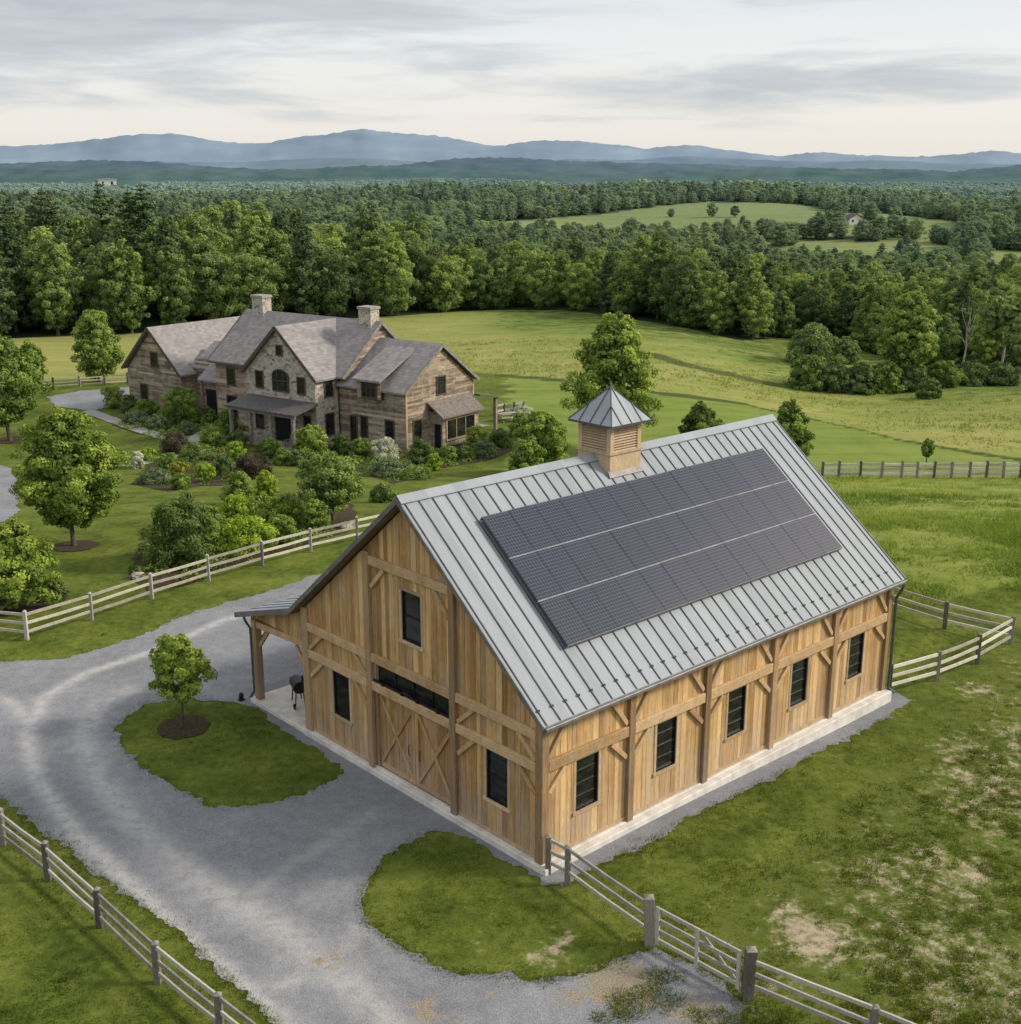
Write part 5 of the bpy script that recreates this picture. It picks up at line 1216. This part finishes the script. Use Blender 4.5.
def build_house():
    h = thing('house', 'large stone and weathered timber country house with grey slate gables', 'house', (HX, HY, HZ), HYAW - math.pi / 2)
    D = 8.93
    # ---- right wing
    rz, ez = 8.39, 4.89
    wz = lambda b: 4.7 + (rz - 4.95) * (1 - abs(b - D / 2) / (D / 2))
    mb = MB(); planks(mb, 'b', 0, 1, 0, D, -.9, wz); mb.build('gable_wall', M['plank'], h)
    mb = MB(); planks(mb, 'a', 0, -1, -7.4, 0, -.9, lambda a: 4.75); mb.build('wing_wall', M['plank'], h)
    mb = MB(); mb.box((-7.6, .01, -1), (-.01, D - .02, 4.7)); mb.build('wall_core', M['darktrim'], h)
    mb = MB(); planks(mb, 'a', D, 1, -7.4, 0, -.9, lambda a: 4.75, .4); mb.build('rear_wall', M['plank'], h)
    mb = MB(); mb.box((-.02, -.06, -.9), (.06, .1, 4.75), 0, .6); mb.box((.0, D - .1, -.9), (.06, D + .05, 4.75), 0, .6); mb.build('corner_board', M['trimwood'], h)
    gable_roof_a(h, -7.6, .34, -.42, D + .42, ez, rz + .02, .4)
    def rake(a, b0, b1, z0, z1, mat='greypost', w=.06):
        bc = (b0 + b1) / 2; m_ = MB(); m_.beam((a, b0, z0 - .12), (a, bc, z1 - .12), w, .26, 0, .6); m_.beam((a, bc, z1 - .12), (a, b1, z0 - .12), w, .26, 0, .4); m_.build('rake_board', M[mat], h)
    rake(.36, -.44, D + .44, ez, rz + .02)
    # windows of the wing
    hwin(h, 'v', .04, 1, 3.95, 5.0, 4.2, 5.62, 2, 1, 'darktrim')
    hwin(h, 'v', .04, 1, .85, 1.75, .85, 2.4, 2, 1)
    # bay window
    mb = MB(); planks(mb, 'b', 1.3, 1, 3.0, 7.9, -.9, lambda b: 2.45); planks(mb, 'a', 3.0, -1, 0, 1.3, -.9, lambda a: 2.9); planks(mb, 'a', 7.9, 1, 0, 1.3, -.9, lambda a: 2.9); bay = mb.build('bay', M['plank'], h)
    mb = MB(); mb.box((.0, 3.01, -.9), (1.29, 7.89, 2.5)); mb.build('bay_core', M['darktrim'], bay)
    mb = MB(); mb.prism([(0.04, 2.6, 3.75), (1.75, 2.6, 2.55), (1.75, 2.6, 2.43), (.04, 2.6, 3.6)], (0, 5.7, 0)); mb.build('bay_roof', M['brownroof'], h)
    w = hwin(h, 'v', 1.34, 1, 3.6, 7.3, .55, 2.15, 2, 3, 'trimwood', .14)
    mb = MB(); mb.box((.55, 2.93, -.6), (1.2, 2.99, 1.9)); mb.build('bay_door', M['iron'], h)
    # front openings of the wing
    for s0, s1, z0, z1 in ((-2.2, -1.35, .3, 2.35), (-4.95, -4.3, .7, 2.4)): hwin(h, 'u', -.04, -1, s0, s1, z0, z1, 2)
    hwin(h, 'u', -.04, -1, -6.15, -5.5, .2, 2.3, 3)
    # shed dormer
    mb = MB(); planks(mb, 'a', -.46, -1, -4.9, -2.3, 4.1, lambda a: 5.74); mb.build('dormer', M['plank'], h)
    mb = MB(); mb.box((-4.88, -.455, 4.1), (-2.32, 1.7, 5.7)); mb.build('dormer_core', M['darktrim'], h)
    mb = MB(); mb.prism([(-5.15, -.85, 5.70), (-5.15, 3.7, 7.9), (-5.15, 3.7, 7.7), (-5.15, -.85, 5.54)], (3.1, 0, 0)); mb.build('dormer_roof', M['shingle_x'], h)
    hwin(h, 'u', -.5, -1, -4.3, -2.8, 4.25, 5.4, 2, 3)
    # ---- main body
    mz, me_ = 9.8, 5.58
    mw = lambda b: 5.4 + (mz - 5.65) * (1 - abs(b - D / 2) / (D / 2))
    mb = MB(); planks(mb, 'b', -6.75, 1, 0, D, 4.5, mw); mb.build('main_gable_wall', M['plank'], h)
    mb = MB(); mb.box((-23, .01, -1), (-6.76, D, 5.45)); mb.build('main_core', M['darktrim'], h)
    mb = MB(); planks(mb, 'a', 0, -1, -23, -15.7, -.9, lambda a: 5.5); mb.build('main_wall', M['plank'], h)
    mb = MB(); planks(mb, 'b', -23, -1, 0, D, -.9, mw, .3); mb.build('left_wall', M['plank'], h)
    gable_roof_a(h, -23.4, -6.42, -.52, D + .52, me_, mz, .5)
    rake(-6.4, -.54, D + .54, me_, mz); rake(-23.42, -.54, D + .54, me_, mz, 'darktrim')
    mb = MB(); mb.box((-23.4, -.62, me_ - .22), (-16.2, -.52, me_ - .1)); mb.build('gutter', M['darkmetal'], h)
    for s0, s1 in ((-21.4, -20.5), (-18.1, -17.3)): hwin(h, 'u', -.04, -1, s0, s1, 3.5, 4.9, 2)
    for s0, s1 in ((-21.6, -20.4), (-18.6, -17.4)): hwin(h, 'u', -.04, -1, s0, s1, .5, 2.4, 2)
    # ---- stone gable
    s0, s1, sb = -15.94, -7.6, -2.67; sz = 9.73; sc = (s0 + s1) / 2
    mb = MB(); mb.prism([(s0, sb, -1), (s1, sb, -1), (s1, sb, 5.62), (sc, sb, 9.45), (s0, sb, 5.62)], (0, 2.9, 0)); mb.build('stone_wall', M['stone'], h)
    mb = MB(); mb.box((-7.9, .1, -1), (-6.72, 1.0, 5.4)); mb.build('stone_return', M['stone'], h)
    gable_roof_b(h, sb - .32, D / 2, s0 - .38, s1 + .38, 5.55, sz)
    m_ = MB(); m_.beam((s0 - .4, sb - .34, 5.43), (sc, sb - .34, sz - .12), .06, .28, 0, .4); m_.beam((sc, sb - .34, sz - .12), (s1 + .4, sb - .34, 5.43), .06, .28, 0, .5); m_.build('rake_board', M['darktrim'], h)
    for a0, a1, z0, z1 in ((-14.65, -13.85, 4.3, 5.65), (-9.6, -8.8, 4.25, 5.55), (-11.95, -11.35, 7.3, 8.05)): hwin(h, 'u', sb - .01, -1, a0, a1, z0, z1, 2)
    # arched window
    mb = MB(); pts = [(-12.6, sb - .06, 4.2), (-10.7, sb - .06, 4.2), (-10.7, sb - .06, 5.5)] + [(-11.65 + .95 * math.cos(t), sb - .06, 5.5 + .55 * math.sin(t)) for t in [math.pi * k / 10 for k in range(1, 10)]] + [(-12.6, sb - .06, 5.5)]
    mb.prism(pts, (0, .04, 0)); aw = mb.build('arched_window', M['glass'], h)
    mb = MB()
    for i in range(len(pts)): mb.beam(Vector(pts[i]), Vector(pts[(i + 1) % len(pts)]), .1, .1, 0, .4)
    for a in (-12.0, -11.3): mb.beam((a, sb - .08, 4.2), (a, sb - .08, 5.95), .05, .07, 0, .4)
    mb.beam((-12.6, sb - .08, 5.1), (-10.7, sb - .08, 5.1), .05, .06, 0, .4)
    mb.build('frame', M['darktrim'], aw)
    for b0, b1, z0, z1 in ((-1.55, -.7, 4.0, 5.2), (-1.6, -.7, .7, 2.45)): hwin(h, 'v', s1 + .01, 1, b0, b1, z0, z1, 2)
    for a0, a1, z0, z1 in ((-14.9, -14.1, .7, 2.3), (-9.0, -8.3, .7, 2.3)): hwin(h, 'u', sb - .01, -1, a0, a1, z0, z1, 2)
    mb = MB(); mb.box((-12.4, sb - .06, -.3), (-10.4, sb - .01, 2.3)); dr = mb.build('front_door', M['iron'], h)
    mb = MB(); mb.box((-12.6, sb - .09, -.3), (-12.4, sb, 2.45)); mb.box((-10.4, sb - .09, -.3), (-10.2, sb, 2.45)); mb.box((-12.4, sb - .09, 2.3), (-10.4, sb, 2.45)); mb.build('frame', M['darktrim'], dr)
    # front porch
    mb = MB(); mb.prism([(-15.75, sb, 3.6), (-15.75, -5.45, 3.0), (-15.75, -5.45, 2.86), (-15.75, sb, 3.42)], (8.4, 0, 0)); mb.build('porch_roof', M['porchroof'], h)
    mb = MB(); mb.box((-15.6, -5.3, 2.66), (-7.5, -5.1, 2.85), 0, .4); mb.build('porch_beam', M['greypost'], h)
    for a in (-15.3, -12.9, -10.4, -7.75):
        mb = MB(); mb.box((a - .13, -5.32, -.6), (a + .13, -5.06, 2.67), 0, .5); mb.build('porch_post', M['greypost'], h)
    mb = MB(); mb.box((-15.7, -5.6, -.9), (-7.4, sb, -.12)); mb.build('porch_floor', M['paving'], h)
    mb = MB()
    for k in range(3): mb.box((-12.4, -5.6 - .35 * (k + 1), -.9), (-10.0, -5.6 - .35 * k, -.28 - .16 * k))
    mb.build('porch_step', M['paving'], h)
    # ---- left wing
    l0, l1, lb = -35.8, -27.86, -.19; lz, le = 7.94, 3.74; lc = (l0 + l1) / 2
    lw = lambda a: 3.6 + (lz - 3.85) * (1 - abs(a - lc) / ((l1 - l0) / 2))
    mb = MB(); planks(mb, 'a', lb, -1, l0, l1, -.9, lw); mb.build('left_gable_wall', M['plank'], h)
    mb = MB(); planks(mb, 'b', l1, 1, lb, 10, -.9, lambda b: 3.65); planks(mb, 'b', l0, -1, lb, 13, -.9, lambda b: 3.65); mb.build('left_wing_wall', M['plank'], h)
    mb = MB(); mb.box((l0 + .01, lb + .01, -1), (l1 - .01, 12.8, 3.6)); mb.build('left_core', M['darktrim'], h)
    gable_roof_b(h, lb - .4, 13.2, l0 - .4, l1 + .4, le, lz)
    m_ = MB(); m_.beam((l0 - .42, lb - .42, le - .12), (lc, lb - .42, lz - .12), .06, .26, 0, .4); m_.beam((lc, lb - .42, lz - .12), (l1 + .42, lb - .42, le - .12), .06, .26, 0, .5); m_.build('rake_board', M['darktrim'], h)
    mb = MB(); mb.box((l1 - .08, lb - .05, -.9), (l1 + .05, lb + .1, 3.6), 0, .6); mb.build('corner_board', M['greypost'], h)
    hwin(h, 'u', lb - .03, -1, -32.0, -31.1, 4.2, 5.5, 2); hwin(h, 'u', lb - .03, -1, -33.9, -33.0, .5, 2.25, 2)
    # link with a low entrance roof
    mb = MB(); planks(mb, 'a', 1.6, -1, l1, -23, -.9, lambda a: 5.0); mb.build('link_wall', M['plank'], h)
    mb = MB(); mb.box((l1, 1.62, -1), (-23, 8.5, 5.0)); mb.build('link_core', M['darktrim'], h)
    mb = MB(); mb.prism([(l1 - 3.2, 4.46, 7.5), (l1 + .1, .2, 3.75), (l1 + .1, .2, 3.6), (l1 - 3.2, 4.46, 7.3)], (.01, 0, 0)); 
    mb = MB(); mb.prism([(-25.6, -.1, 3.55), (-25.6, 4.6, 7.0), (-25.6, 8.6, 4.2), (-25.6, 8.6, 4.05), (-25.6, 4.6, 6.82), (-25.6, -.1, 3.4)], (2.7, 0, 0)); mb.build('entrance_roof', M['shingle_x'], h)
    mb = MB(); mb.prism([(l1 - .5, 1.3, 4.3), (l1 - .5, 4.6, 6.4), (l1 - .5, 8.6, 4.2), (l1 - .5, 8.6, 4.0), (l1 - .5, 4.6, 6.2), (l1 - .5, 1.3, 4.15)], (2.9, 0, 0)); mb.build('link_roof', M['shingle_x'], h)
    mb = MB(); mb.box((-26.4, 1.5, -.6), (-23.6, 1.58, 2.3)); mb.build('link_door', M['iron'], h)
    for a in (-25.4, -23.2):
        mb = MB(); mb.box((a - .1, .1, -.9), (a + .1, .3, 3.5)); mb.build('link_post', M['greypost'], h)
    # chimneys
    for a0, a1, b0, b1, z0, z1 in ((-22.0, -20.6, 3.9, 5.0, 8.6, 11.2), (-8.5, -7.1, 3.8, 4.9, 8.4, 11.0)):
        mb = MB(); mb.box((a0, b0, z0), (a1, b1, z1 - .22)); ch = mb.build('chimney', M['stone'], h)
        mb = MB(); mb.box((a0 - .09, b0 - .09, z1 - .22), (a1 + .09, b1 + .09, z1)); mb.build('chimney_cap', M['paving'], ch)
    # side porch / pergola at the right rear
    mb = MB(); mb.prism([(-4.2, D + .05, 3.55), (-4.2, D + 2.9, 2.95), (-4.2, D + 2.9, 2.8), (-4.2, D + .05, 3.38)], (4.9, 0, 0)); mb.build('patio_roof', M['porchroof'], h)
    for a in (.45, -3.8):
        mb = MB(); mb.box((a - .13, D + 2.5, -.9), (a + .13, D + 2.76, 2.85)); mb.build('patio_post', M['greypost'], h)
    mb = MB(); mb.box((-5, D + .05, -.8), (3.5, D + 4.0, -.08)); mb.build('patio_floor', M['paving'], h)
build_house()
def wpt(a, b, z=0): return (HX + HP[0] * a + HQ[0] * b, HY + HP[1] * a + HQ[1] * b, HZ + z)
def furniture():
    t = thing('porch_chair', 'slatted wooden armchair on the front porch of the house', 'chair', wpt(-9.3, -4.2, -.12), HYAW - math.pi / 2)
    mb = MB(); mb.box((-.3, -.3, .38), (.3, .25, .43)); mb.build('seat', M['greypost'], t)
    mb = MB()
    for k in range(5): mb.beam((-.26 + .13 * k, .24, .42), (-.26 + .13 * k, .42, 1.05), .1, .025, 0, .5, up=(0, -1, .3))
    mb.build('backrest', M['greypost'], t)
    for x in (-.29, .29):
        for y in (-.26, .22): mb = MB(); mb.box((x - .035, y - .035, 0), (x + .035, y + .035, .6)); mb.build('leg', M['greypost'], t)
        mb = MB(); mb.box((x - .07, -.33, .6), (x + .07, .3, .64)); mb.build('armrest', M['greypost'], t)
    x, y, z = at(507, 421); t = thing('picnic_table', 'dark wooden picnic table with benches on the lawn by the patio', 'table', (x, y, z), .5)
    mb = MB()
    for k in range(5): mb.box((-.95, -.4 + .16 * k, .74), (.95, -.26 + .16 * k, .78), 0, rt())
    mb.build('table_top', M['greyfence'], t)
    for s in (-1, 1):
        mb = MB(); mb.box((-.95, s * .68 - .13, .43), (.95, s * .68 + .13, .47)); mb.build('bench', M['greyfence'], t)
        mb = MB(); mb.beam((s * .7, -.7, .0), (s * .7, -.15, .74), .05, .1); mb.beam((s * .7, .7, 0), (s * .7, .15, .74), .05, .1); mb.box((s * .7 - .02, -.78, .36), (s * .7 + .02, .78, .43)); mb.build('leg_frame', M['greyfence'], t)
furniture()
def boulder(px, py, w, h, label):
    x, y, z, m = px_size(px, py); rng = np.random.default_rng(int(px)); import bmesh
    bm = bmesh.new(); bmesh.ops.create_icosphere(bm, subdivisions=3, radius=1)
    for v in bm.verts:
        n = float(fbm(np.array([v.co.x * 2 + px]), np.array([v.co.y * 2 + v.co.z * 3]), 1.0, 3, 3)[0]); v.co *= .75 + .5 * n; v.co.x *= w * m / 2; v.co.y *= w * m / 2.6; v.co.z *= h * m / 2
    me = bpy.data.meshes.new('boulder'); bm.to_mesh(me); bm.free(); me.materials.append(M['stone']); me.attributes.new('tint', 'FLOAT', 'FACE')
    o = link('boulder', me); o.location = (x, y, z + h * m * .25); tag(o, label, 'boulder')
boulder(348, 528, 20, 9, 'tan boulder lying right of the small garden tree')
boulder(138, 578, 16, 8, 'low brown boulder at the left foot of the biggest fence bush')

# ================================================================== FAR BUILDINGS, HILLS, MOUNTAINS
def far_house(label, px, py, w, h, roofh, wallmat, roofmat, nm='farmhouse', d2=.7):
    x, y, z, m = px_size(px, py); t = thing(nm, label, 'building', (x, y, z), .3); W, H, D = w * m / 2, h * m, w * m * d2 / 2
    mb = MB(); mb.prism([(-W, -D, -1), (W, -D, -1), (W, -D, H), (0 if roofh > 1 else -W, -D, H + roofh * m * .9), (-W, -D, H)] if roofh > 1 else [(-W, -D, -1), (W, -D, -1), (W, -D, H), (-W, -D, H)], (0, 2 * D, 0)); wl = mb.build('wall', wallmat, t)
    mb = MB(); r = roofh * m; e = .15 * W
    mb.prism([(-W - e, -D - e, H - e * r / W), (0, -D - e, H + r), (W + e, -D - e, H - e * r / W), (W + e, -D - e, H - e * r / W - .3), (0, -D - e, H + r - .35), (-W - e, -D - e, H - e * r / W - .3)], (0, 2 * (D + e), 0)); mb.build('roof', roofmat, t)
    for k in (-.5, .5):
        mb = MB(); mb.box((k * W - W * .12, -D - .1, H * .35), (k * W + W * .12, -D - .02, H * .75)); mb.build('window', M['glass'], t)
    return t
far_house('white farmhouse among trees at the edge of the far hill meadow', 853, 224, 15, 6, 4.5, M['white'], M['porchroof'])
far_house('small pale shed on the meadow strip right of the far white farmhouse', 873, 231, 8, 3.5, 2.5, M['white'], M['porchroof'], 'shed')
far_house('long pale industrial building far away in the woods at the upper left', 108, 189, 17, 9.5, .6, M['white'], M['white'], 'warehouse', .5)
far_house('low pale building far away in the woods at the upper right', 845, 185, 16, 5, 1, M['white'], M['rail'], 'warehouse', .5)

def ridge(name, pts, dist, depth, mat, amp, seed, foot=-70, nx=1500, rough=.5, face=.25):
    """a range of hills with its crest along a silhouette, rising from the plain"""
    lo, hi = pts[0], pts[-1]; q = dist * .001
    pts = [(lo[0] - 110 * k, lo[1] + 3.5 * math.sin(k * 1.3 + q)) for k in range(16, 0, -1)] + list(pts) + [(hi[0] + 110 * k, hi[1] + 3.5 * math.sin(k * 1.7 + q)) for k in range(1, 17)]
    P = np.array(pts, float); px = np.linspace(P[0, 0], P[-1, 0], nx); py = np.interp(px, P[:, 0], P[:, 1])
    k = np.ones(5) / 5; py = np.convolve(np.pad(py, 2, 'edge'), k, 'valid')
    X0 = (px - IW / 2) / FPX * dist / CP * 1.0; Z0 = HC + (171.6 - py) / FPX * dist
    prof = [(-1, 0), (-.72, .22), (-.45, .48), (-.22, .78), (-.08, .95), (0, 1), (.15, .93), (.5, .5), (1, 0)]
    V = []
    for t, hgt in prof:
        yy = dist + t * depth + (fbm(X0, X0 * 0 + t * 900, dist * .05, seed, 3) - .5) * depth * .25
        zz = foot + (Z0 - foot) * hgt + (fbm(X0, X0 * 0 + t * 3000 + 77, dist * .03, seed + 3, 4) - .5) * amp * face * (1 if 0 < hgt < 1 else 0) * hgt
        zz = zz + (fbm(X0, X0 * 0 + 5, dist * .004, seed + 9, 3) - .5) * amp * rough * (hgt == 1)
        V.append(np.stack([X0 * (1 + t * depth / dist), yy, zz], 1))
    V = np.array(V); r, c = V.shape[:2]; idx = np.arange(r * c).reshape(r, c)
    F = np.stack([idx[:-1, :-1], idx[:-1, 1:], idx[1:, 1:], idx[1:, :-1]], -1).reshape(-1, 4)
    o = link(name, np_mesh(name, V.reshape(-1, 3), F, mat, smooth=True)); tag(o, kind='structure'); return o
def hillmat(name, c0, c1, sc):  # both tones have the blue distance haze painted into the base colour
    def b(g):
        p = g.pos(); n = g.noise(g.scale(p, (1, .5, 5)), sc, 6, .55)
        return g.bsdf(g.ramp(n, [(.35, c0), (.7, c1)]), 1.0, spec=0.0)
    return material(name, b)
def W_(a, b): return [(a, b)]
MT = [(-420, 150), (-250, 156), (-120, 150), (-40, 155), (0, 152), (30, 149), (60, 148), (95, 146), (130, 142), (170, 138), (205, 137), (235, 142), (262, 146), (285, 146), (310, 140), (345, 137), (372, 132), (400, 136), (440, 138), (470, 143), (495, 149), (520, 145), (545, 143), (575, 144), (610, 147), (640, 151), (655, 148), (680, 147), (720, 153), (760, 158), (785, 154), (800, 153), (830, 157), (870, 158), (910, 157), (960, 152), (985, 156), (1021, 159), (1150, 154), (1300, 158), (1450, 155)]
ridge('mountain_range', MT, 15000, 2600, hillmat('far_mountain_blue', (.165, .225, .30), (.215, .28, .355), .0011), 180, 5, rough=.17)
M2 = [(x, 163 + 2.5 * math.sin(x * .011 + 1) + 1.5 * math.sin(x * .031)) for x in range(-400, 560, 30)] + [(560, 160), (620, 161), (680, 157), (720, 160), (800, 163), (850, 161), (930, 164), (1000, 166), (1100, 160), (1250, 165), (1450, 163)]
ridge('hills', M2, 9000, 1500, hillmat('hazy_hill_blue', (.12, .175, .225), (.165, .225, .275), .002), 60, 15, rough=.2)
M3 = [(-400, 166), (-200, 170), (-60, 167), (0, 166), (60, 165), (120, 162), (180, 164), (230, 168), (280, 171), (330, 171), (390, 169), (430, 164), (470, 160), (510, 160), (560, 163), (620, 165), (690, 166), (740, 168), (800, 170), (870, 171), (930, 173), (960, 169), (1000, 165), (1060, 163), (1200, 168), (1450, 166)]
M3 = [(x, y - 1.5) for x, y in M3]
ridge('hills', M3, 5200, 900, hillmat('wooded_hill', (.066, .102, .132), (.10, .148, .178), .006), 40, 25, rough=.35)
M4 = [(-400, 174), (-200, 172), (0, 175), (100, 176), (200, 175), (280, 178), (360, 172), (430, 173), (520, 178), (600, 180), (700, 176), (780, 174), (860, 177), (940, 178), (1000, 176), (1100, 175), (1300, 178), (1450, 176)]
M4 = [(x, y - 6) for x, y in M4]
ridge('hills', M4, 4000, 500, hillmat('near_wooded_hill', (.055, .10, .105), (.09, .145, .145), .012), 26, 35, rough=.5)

# ================================================================== SKY, SUN, CAMERA
SUN_EL, SUN_AZ = R(32), R(86)                     # azimuth clockwise from +Y
def build_world():
    w = bpy.data.worlds.new('World'); SC.world = w; w.use_nodes = True; nt = w.node_tree; nt.nodes.clear(); g = G(nt)
    sky = nt.nodes.new('ShaderNodeTexSky'); sky.sky_type = 'NISHITA'; sky.sun_disc = False; sky.sun_elevation = SUN_EL; sky.sun_rotation = SUN_AZ; sky.air_density = 1.2; sky.dust_density = 2.0
    d = g.n('ShaderNodeTexCoord', out='Generated'); x, y, z = g.sep(d, 0), g.sep(d, 1), g.sep(d, 2)
    az = g.math('ARCTAN2', x, y); el = g.math('ARCSINE', z)
    el = g.math('MAXIMUM', el, 0.0)
    base = g.ramp(g.math('MULTIPLY', el, 2.0), [(0.0, (.93, .875, .785)), (.07, (.95, .92, .865)), (.17, (.94, .95, .95)), (.27, (.84, .875, .91)), (.5, (.98, .98, .98)), (1, (1.12, 1.12, 1.12))])
    v1 = g.comb(g.math('MULTIPLY', az, 3.0), g.math('MULTIPLY', el, 22.0), .6)
    n1 = g.noise(v1, 1.0, 7, .55, .6)
    v2 = g.comb(g.math('MULTIPLY', az, 11.0), g.math('MULTIPLY', el, 75.0), 4.0)
    n2 = g.noise(v2, 1.0, 6, .6, .5)
    f = g.math('ADD', g.math('MULTIPLY', n1, .7), g.math('MULTIPLY', n2, .3))
    # a thick bank overhead that comes lower in the west, and a lower bar of cloud in the east
    bank = g.mr(g.math('SUBTRACT', el, g.math('ADD', .092, g.math('MULTIPLY', az, .10))), -.03, .05, -.10, .15)
    q = g.math('DIVIDE', g.math('SUBTRACT', el, .066), .017)
    bar = g.math('MULTIPLY', g.math('EXPONENT', g.math('MULTIPLY', g.math('MULTIPLY', q, q), -1.0)), g.mr(az, -.02, .22, 0, .21))
    q2 = g.math('DIVIDE', g.math('SUBTRACT', el, .05), .012)
    bar2 = g.math('MULTIPLY', g.math('EXPONENT', g.math('MULTIPLY', g.math('MULTIPLY', q2, q2), -1.0)), g.mr(az, -.05, -.3, 0, .13))
    f = g.math('ADD', f, g.math('ADD', bank, g.math('ADD', bar, bar2)))
    m = g.mr(f, .46, .66)
    dark = g.ramp(n2, [(.3, (.475, .52, .585)), (.7, (.64, .68, .73))])
    dark = g.mix(g.mr(el, .2, .5), dark, (.95, .95, .95))
    c = g.mix(g.math('MULTIPLY', m, .9), base, dark)
    # cream glow added to the sky out of view, to lighten the panels' reflection
    sd = Vector((math.sin(R(72)) * math.cos(R(24)), math.cos(R(72)) * math.cos(R(24)), math.sin(R(24))))
    ca = g.n('ShaderNodeVectorMath', {0: d, 1: tuple(sd)}, out='Value', operation='DOT_PRODUCT')
    glow = g.mr(ca, .925, .995)
    c = g.mix(glow, c, (3.0, 2.65, 2.2))
    bg1 = g.n('ShaderNodeBackground', {'Color': c, 'Strength': 1.0}); bg2 = g.n('ShaderNodeBackground', {'Color': sky.outputs[0], 'Strength': .1})
    mx = g.n('ShaderNodeMixShader', {0: .86, 1: bg2, 2: bg1})
    o = nt.nodes.new('ShaderNodeOutputWorld'); nt.links.new(mx, o.inputs['Surface'])
build_world()
L = bpy.data.lights.new('sun', 'SUN'); L.energy = 3.7; L.angle = R(10); L.color = (1.0, .90, .76)
so = link('sun', L); dv = Vector((math.sin(SUN_AZ) * math.cos(SUN_EL), math.cos(SUN_AZ) * math.cos(SUN_EL), math.sin(SUN_EL)))
so.rotation_euler = dv.to_track_quat('Z', 'Y').to_euler(); so.location = (60, -10, 60)
cam = bpy.data.cameras.new('camera'); co = link('camera', cam); cam.sensor_fit = 'HORIZONTAL'; cam.sensor_width = 36.0; cam.lens = FPX / IW * 36.0
cam.clip_start = .5; cam.clip_end = 60000; co.location = (0, 0, HC); co.rotation_euler = (math.pi / 2 - PITCH, 0, 0)
SC.camera = co
SC.view_settings.view_transform = 'Standard'; SC.view_settings.look = 'None'; SC.view_settings.exposure = 0; SC.view_settings.gamma = 1
SC.cycles.use_denoising = True
SC.cycles.max_bounces = 6; SC.cycles.diffuse_bounces = 3; SC.cycles.glossy_bounces = 2; SC.cycles.transmission_bounces = 3
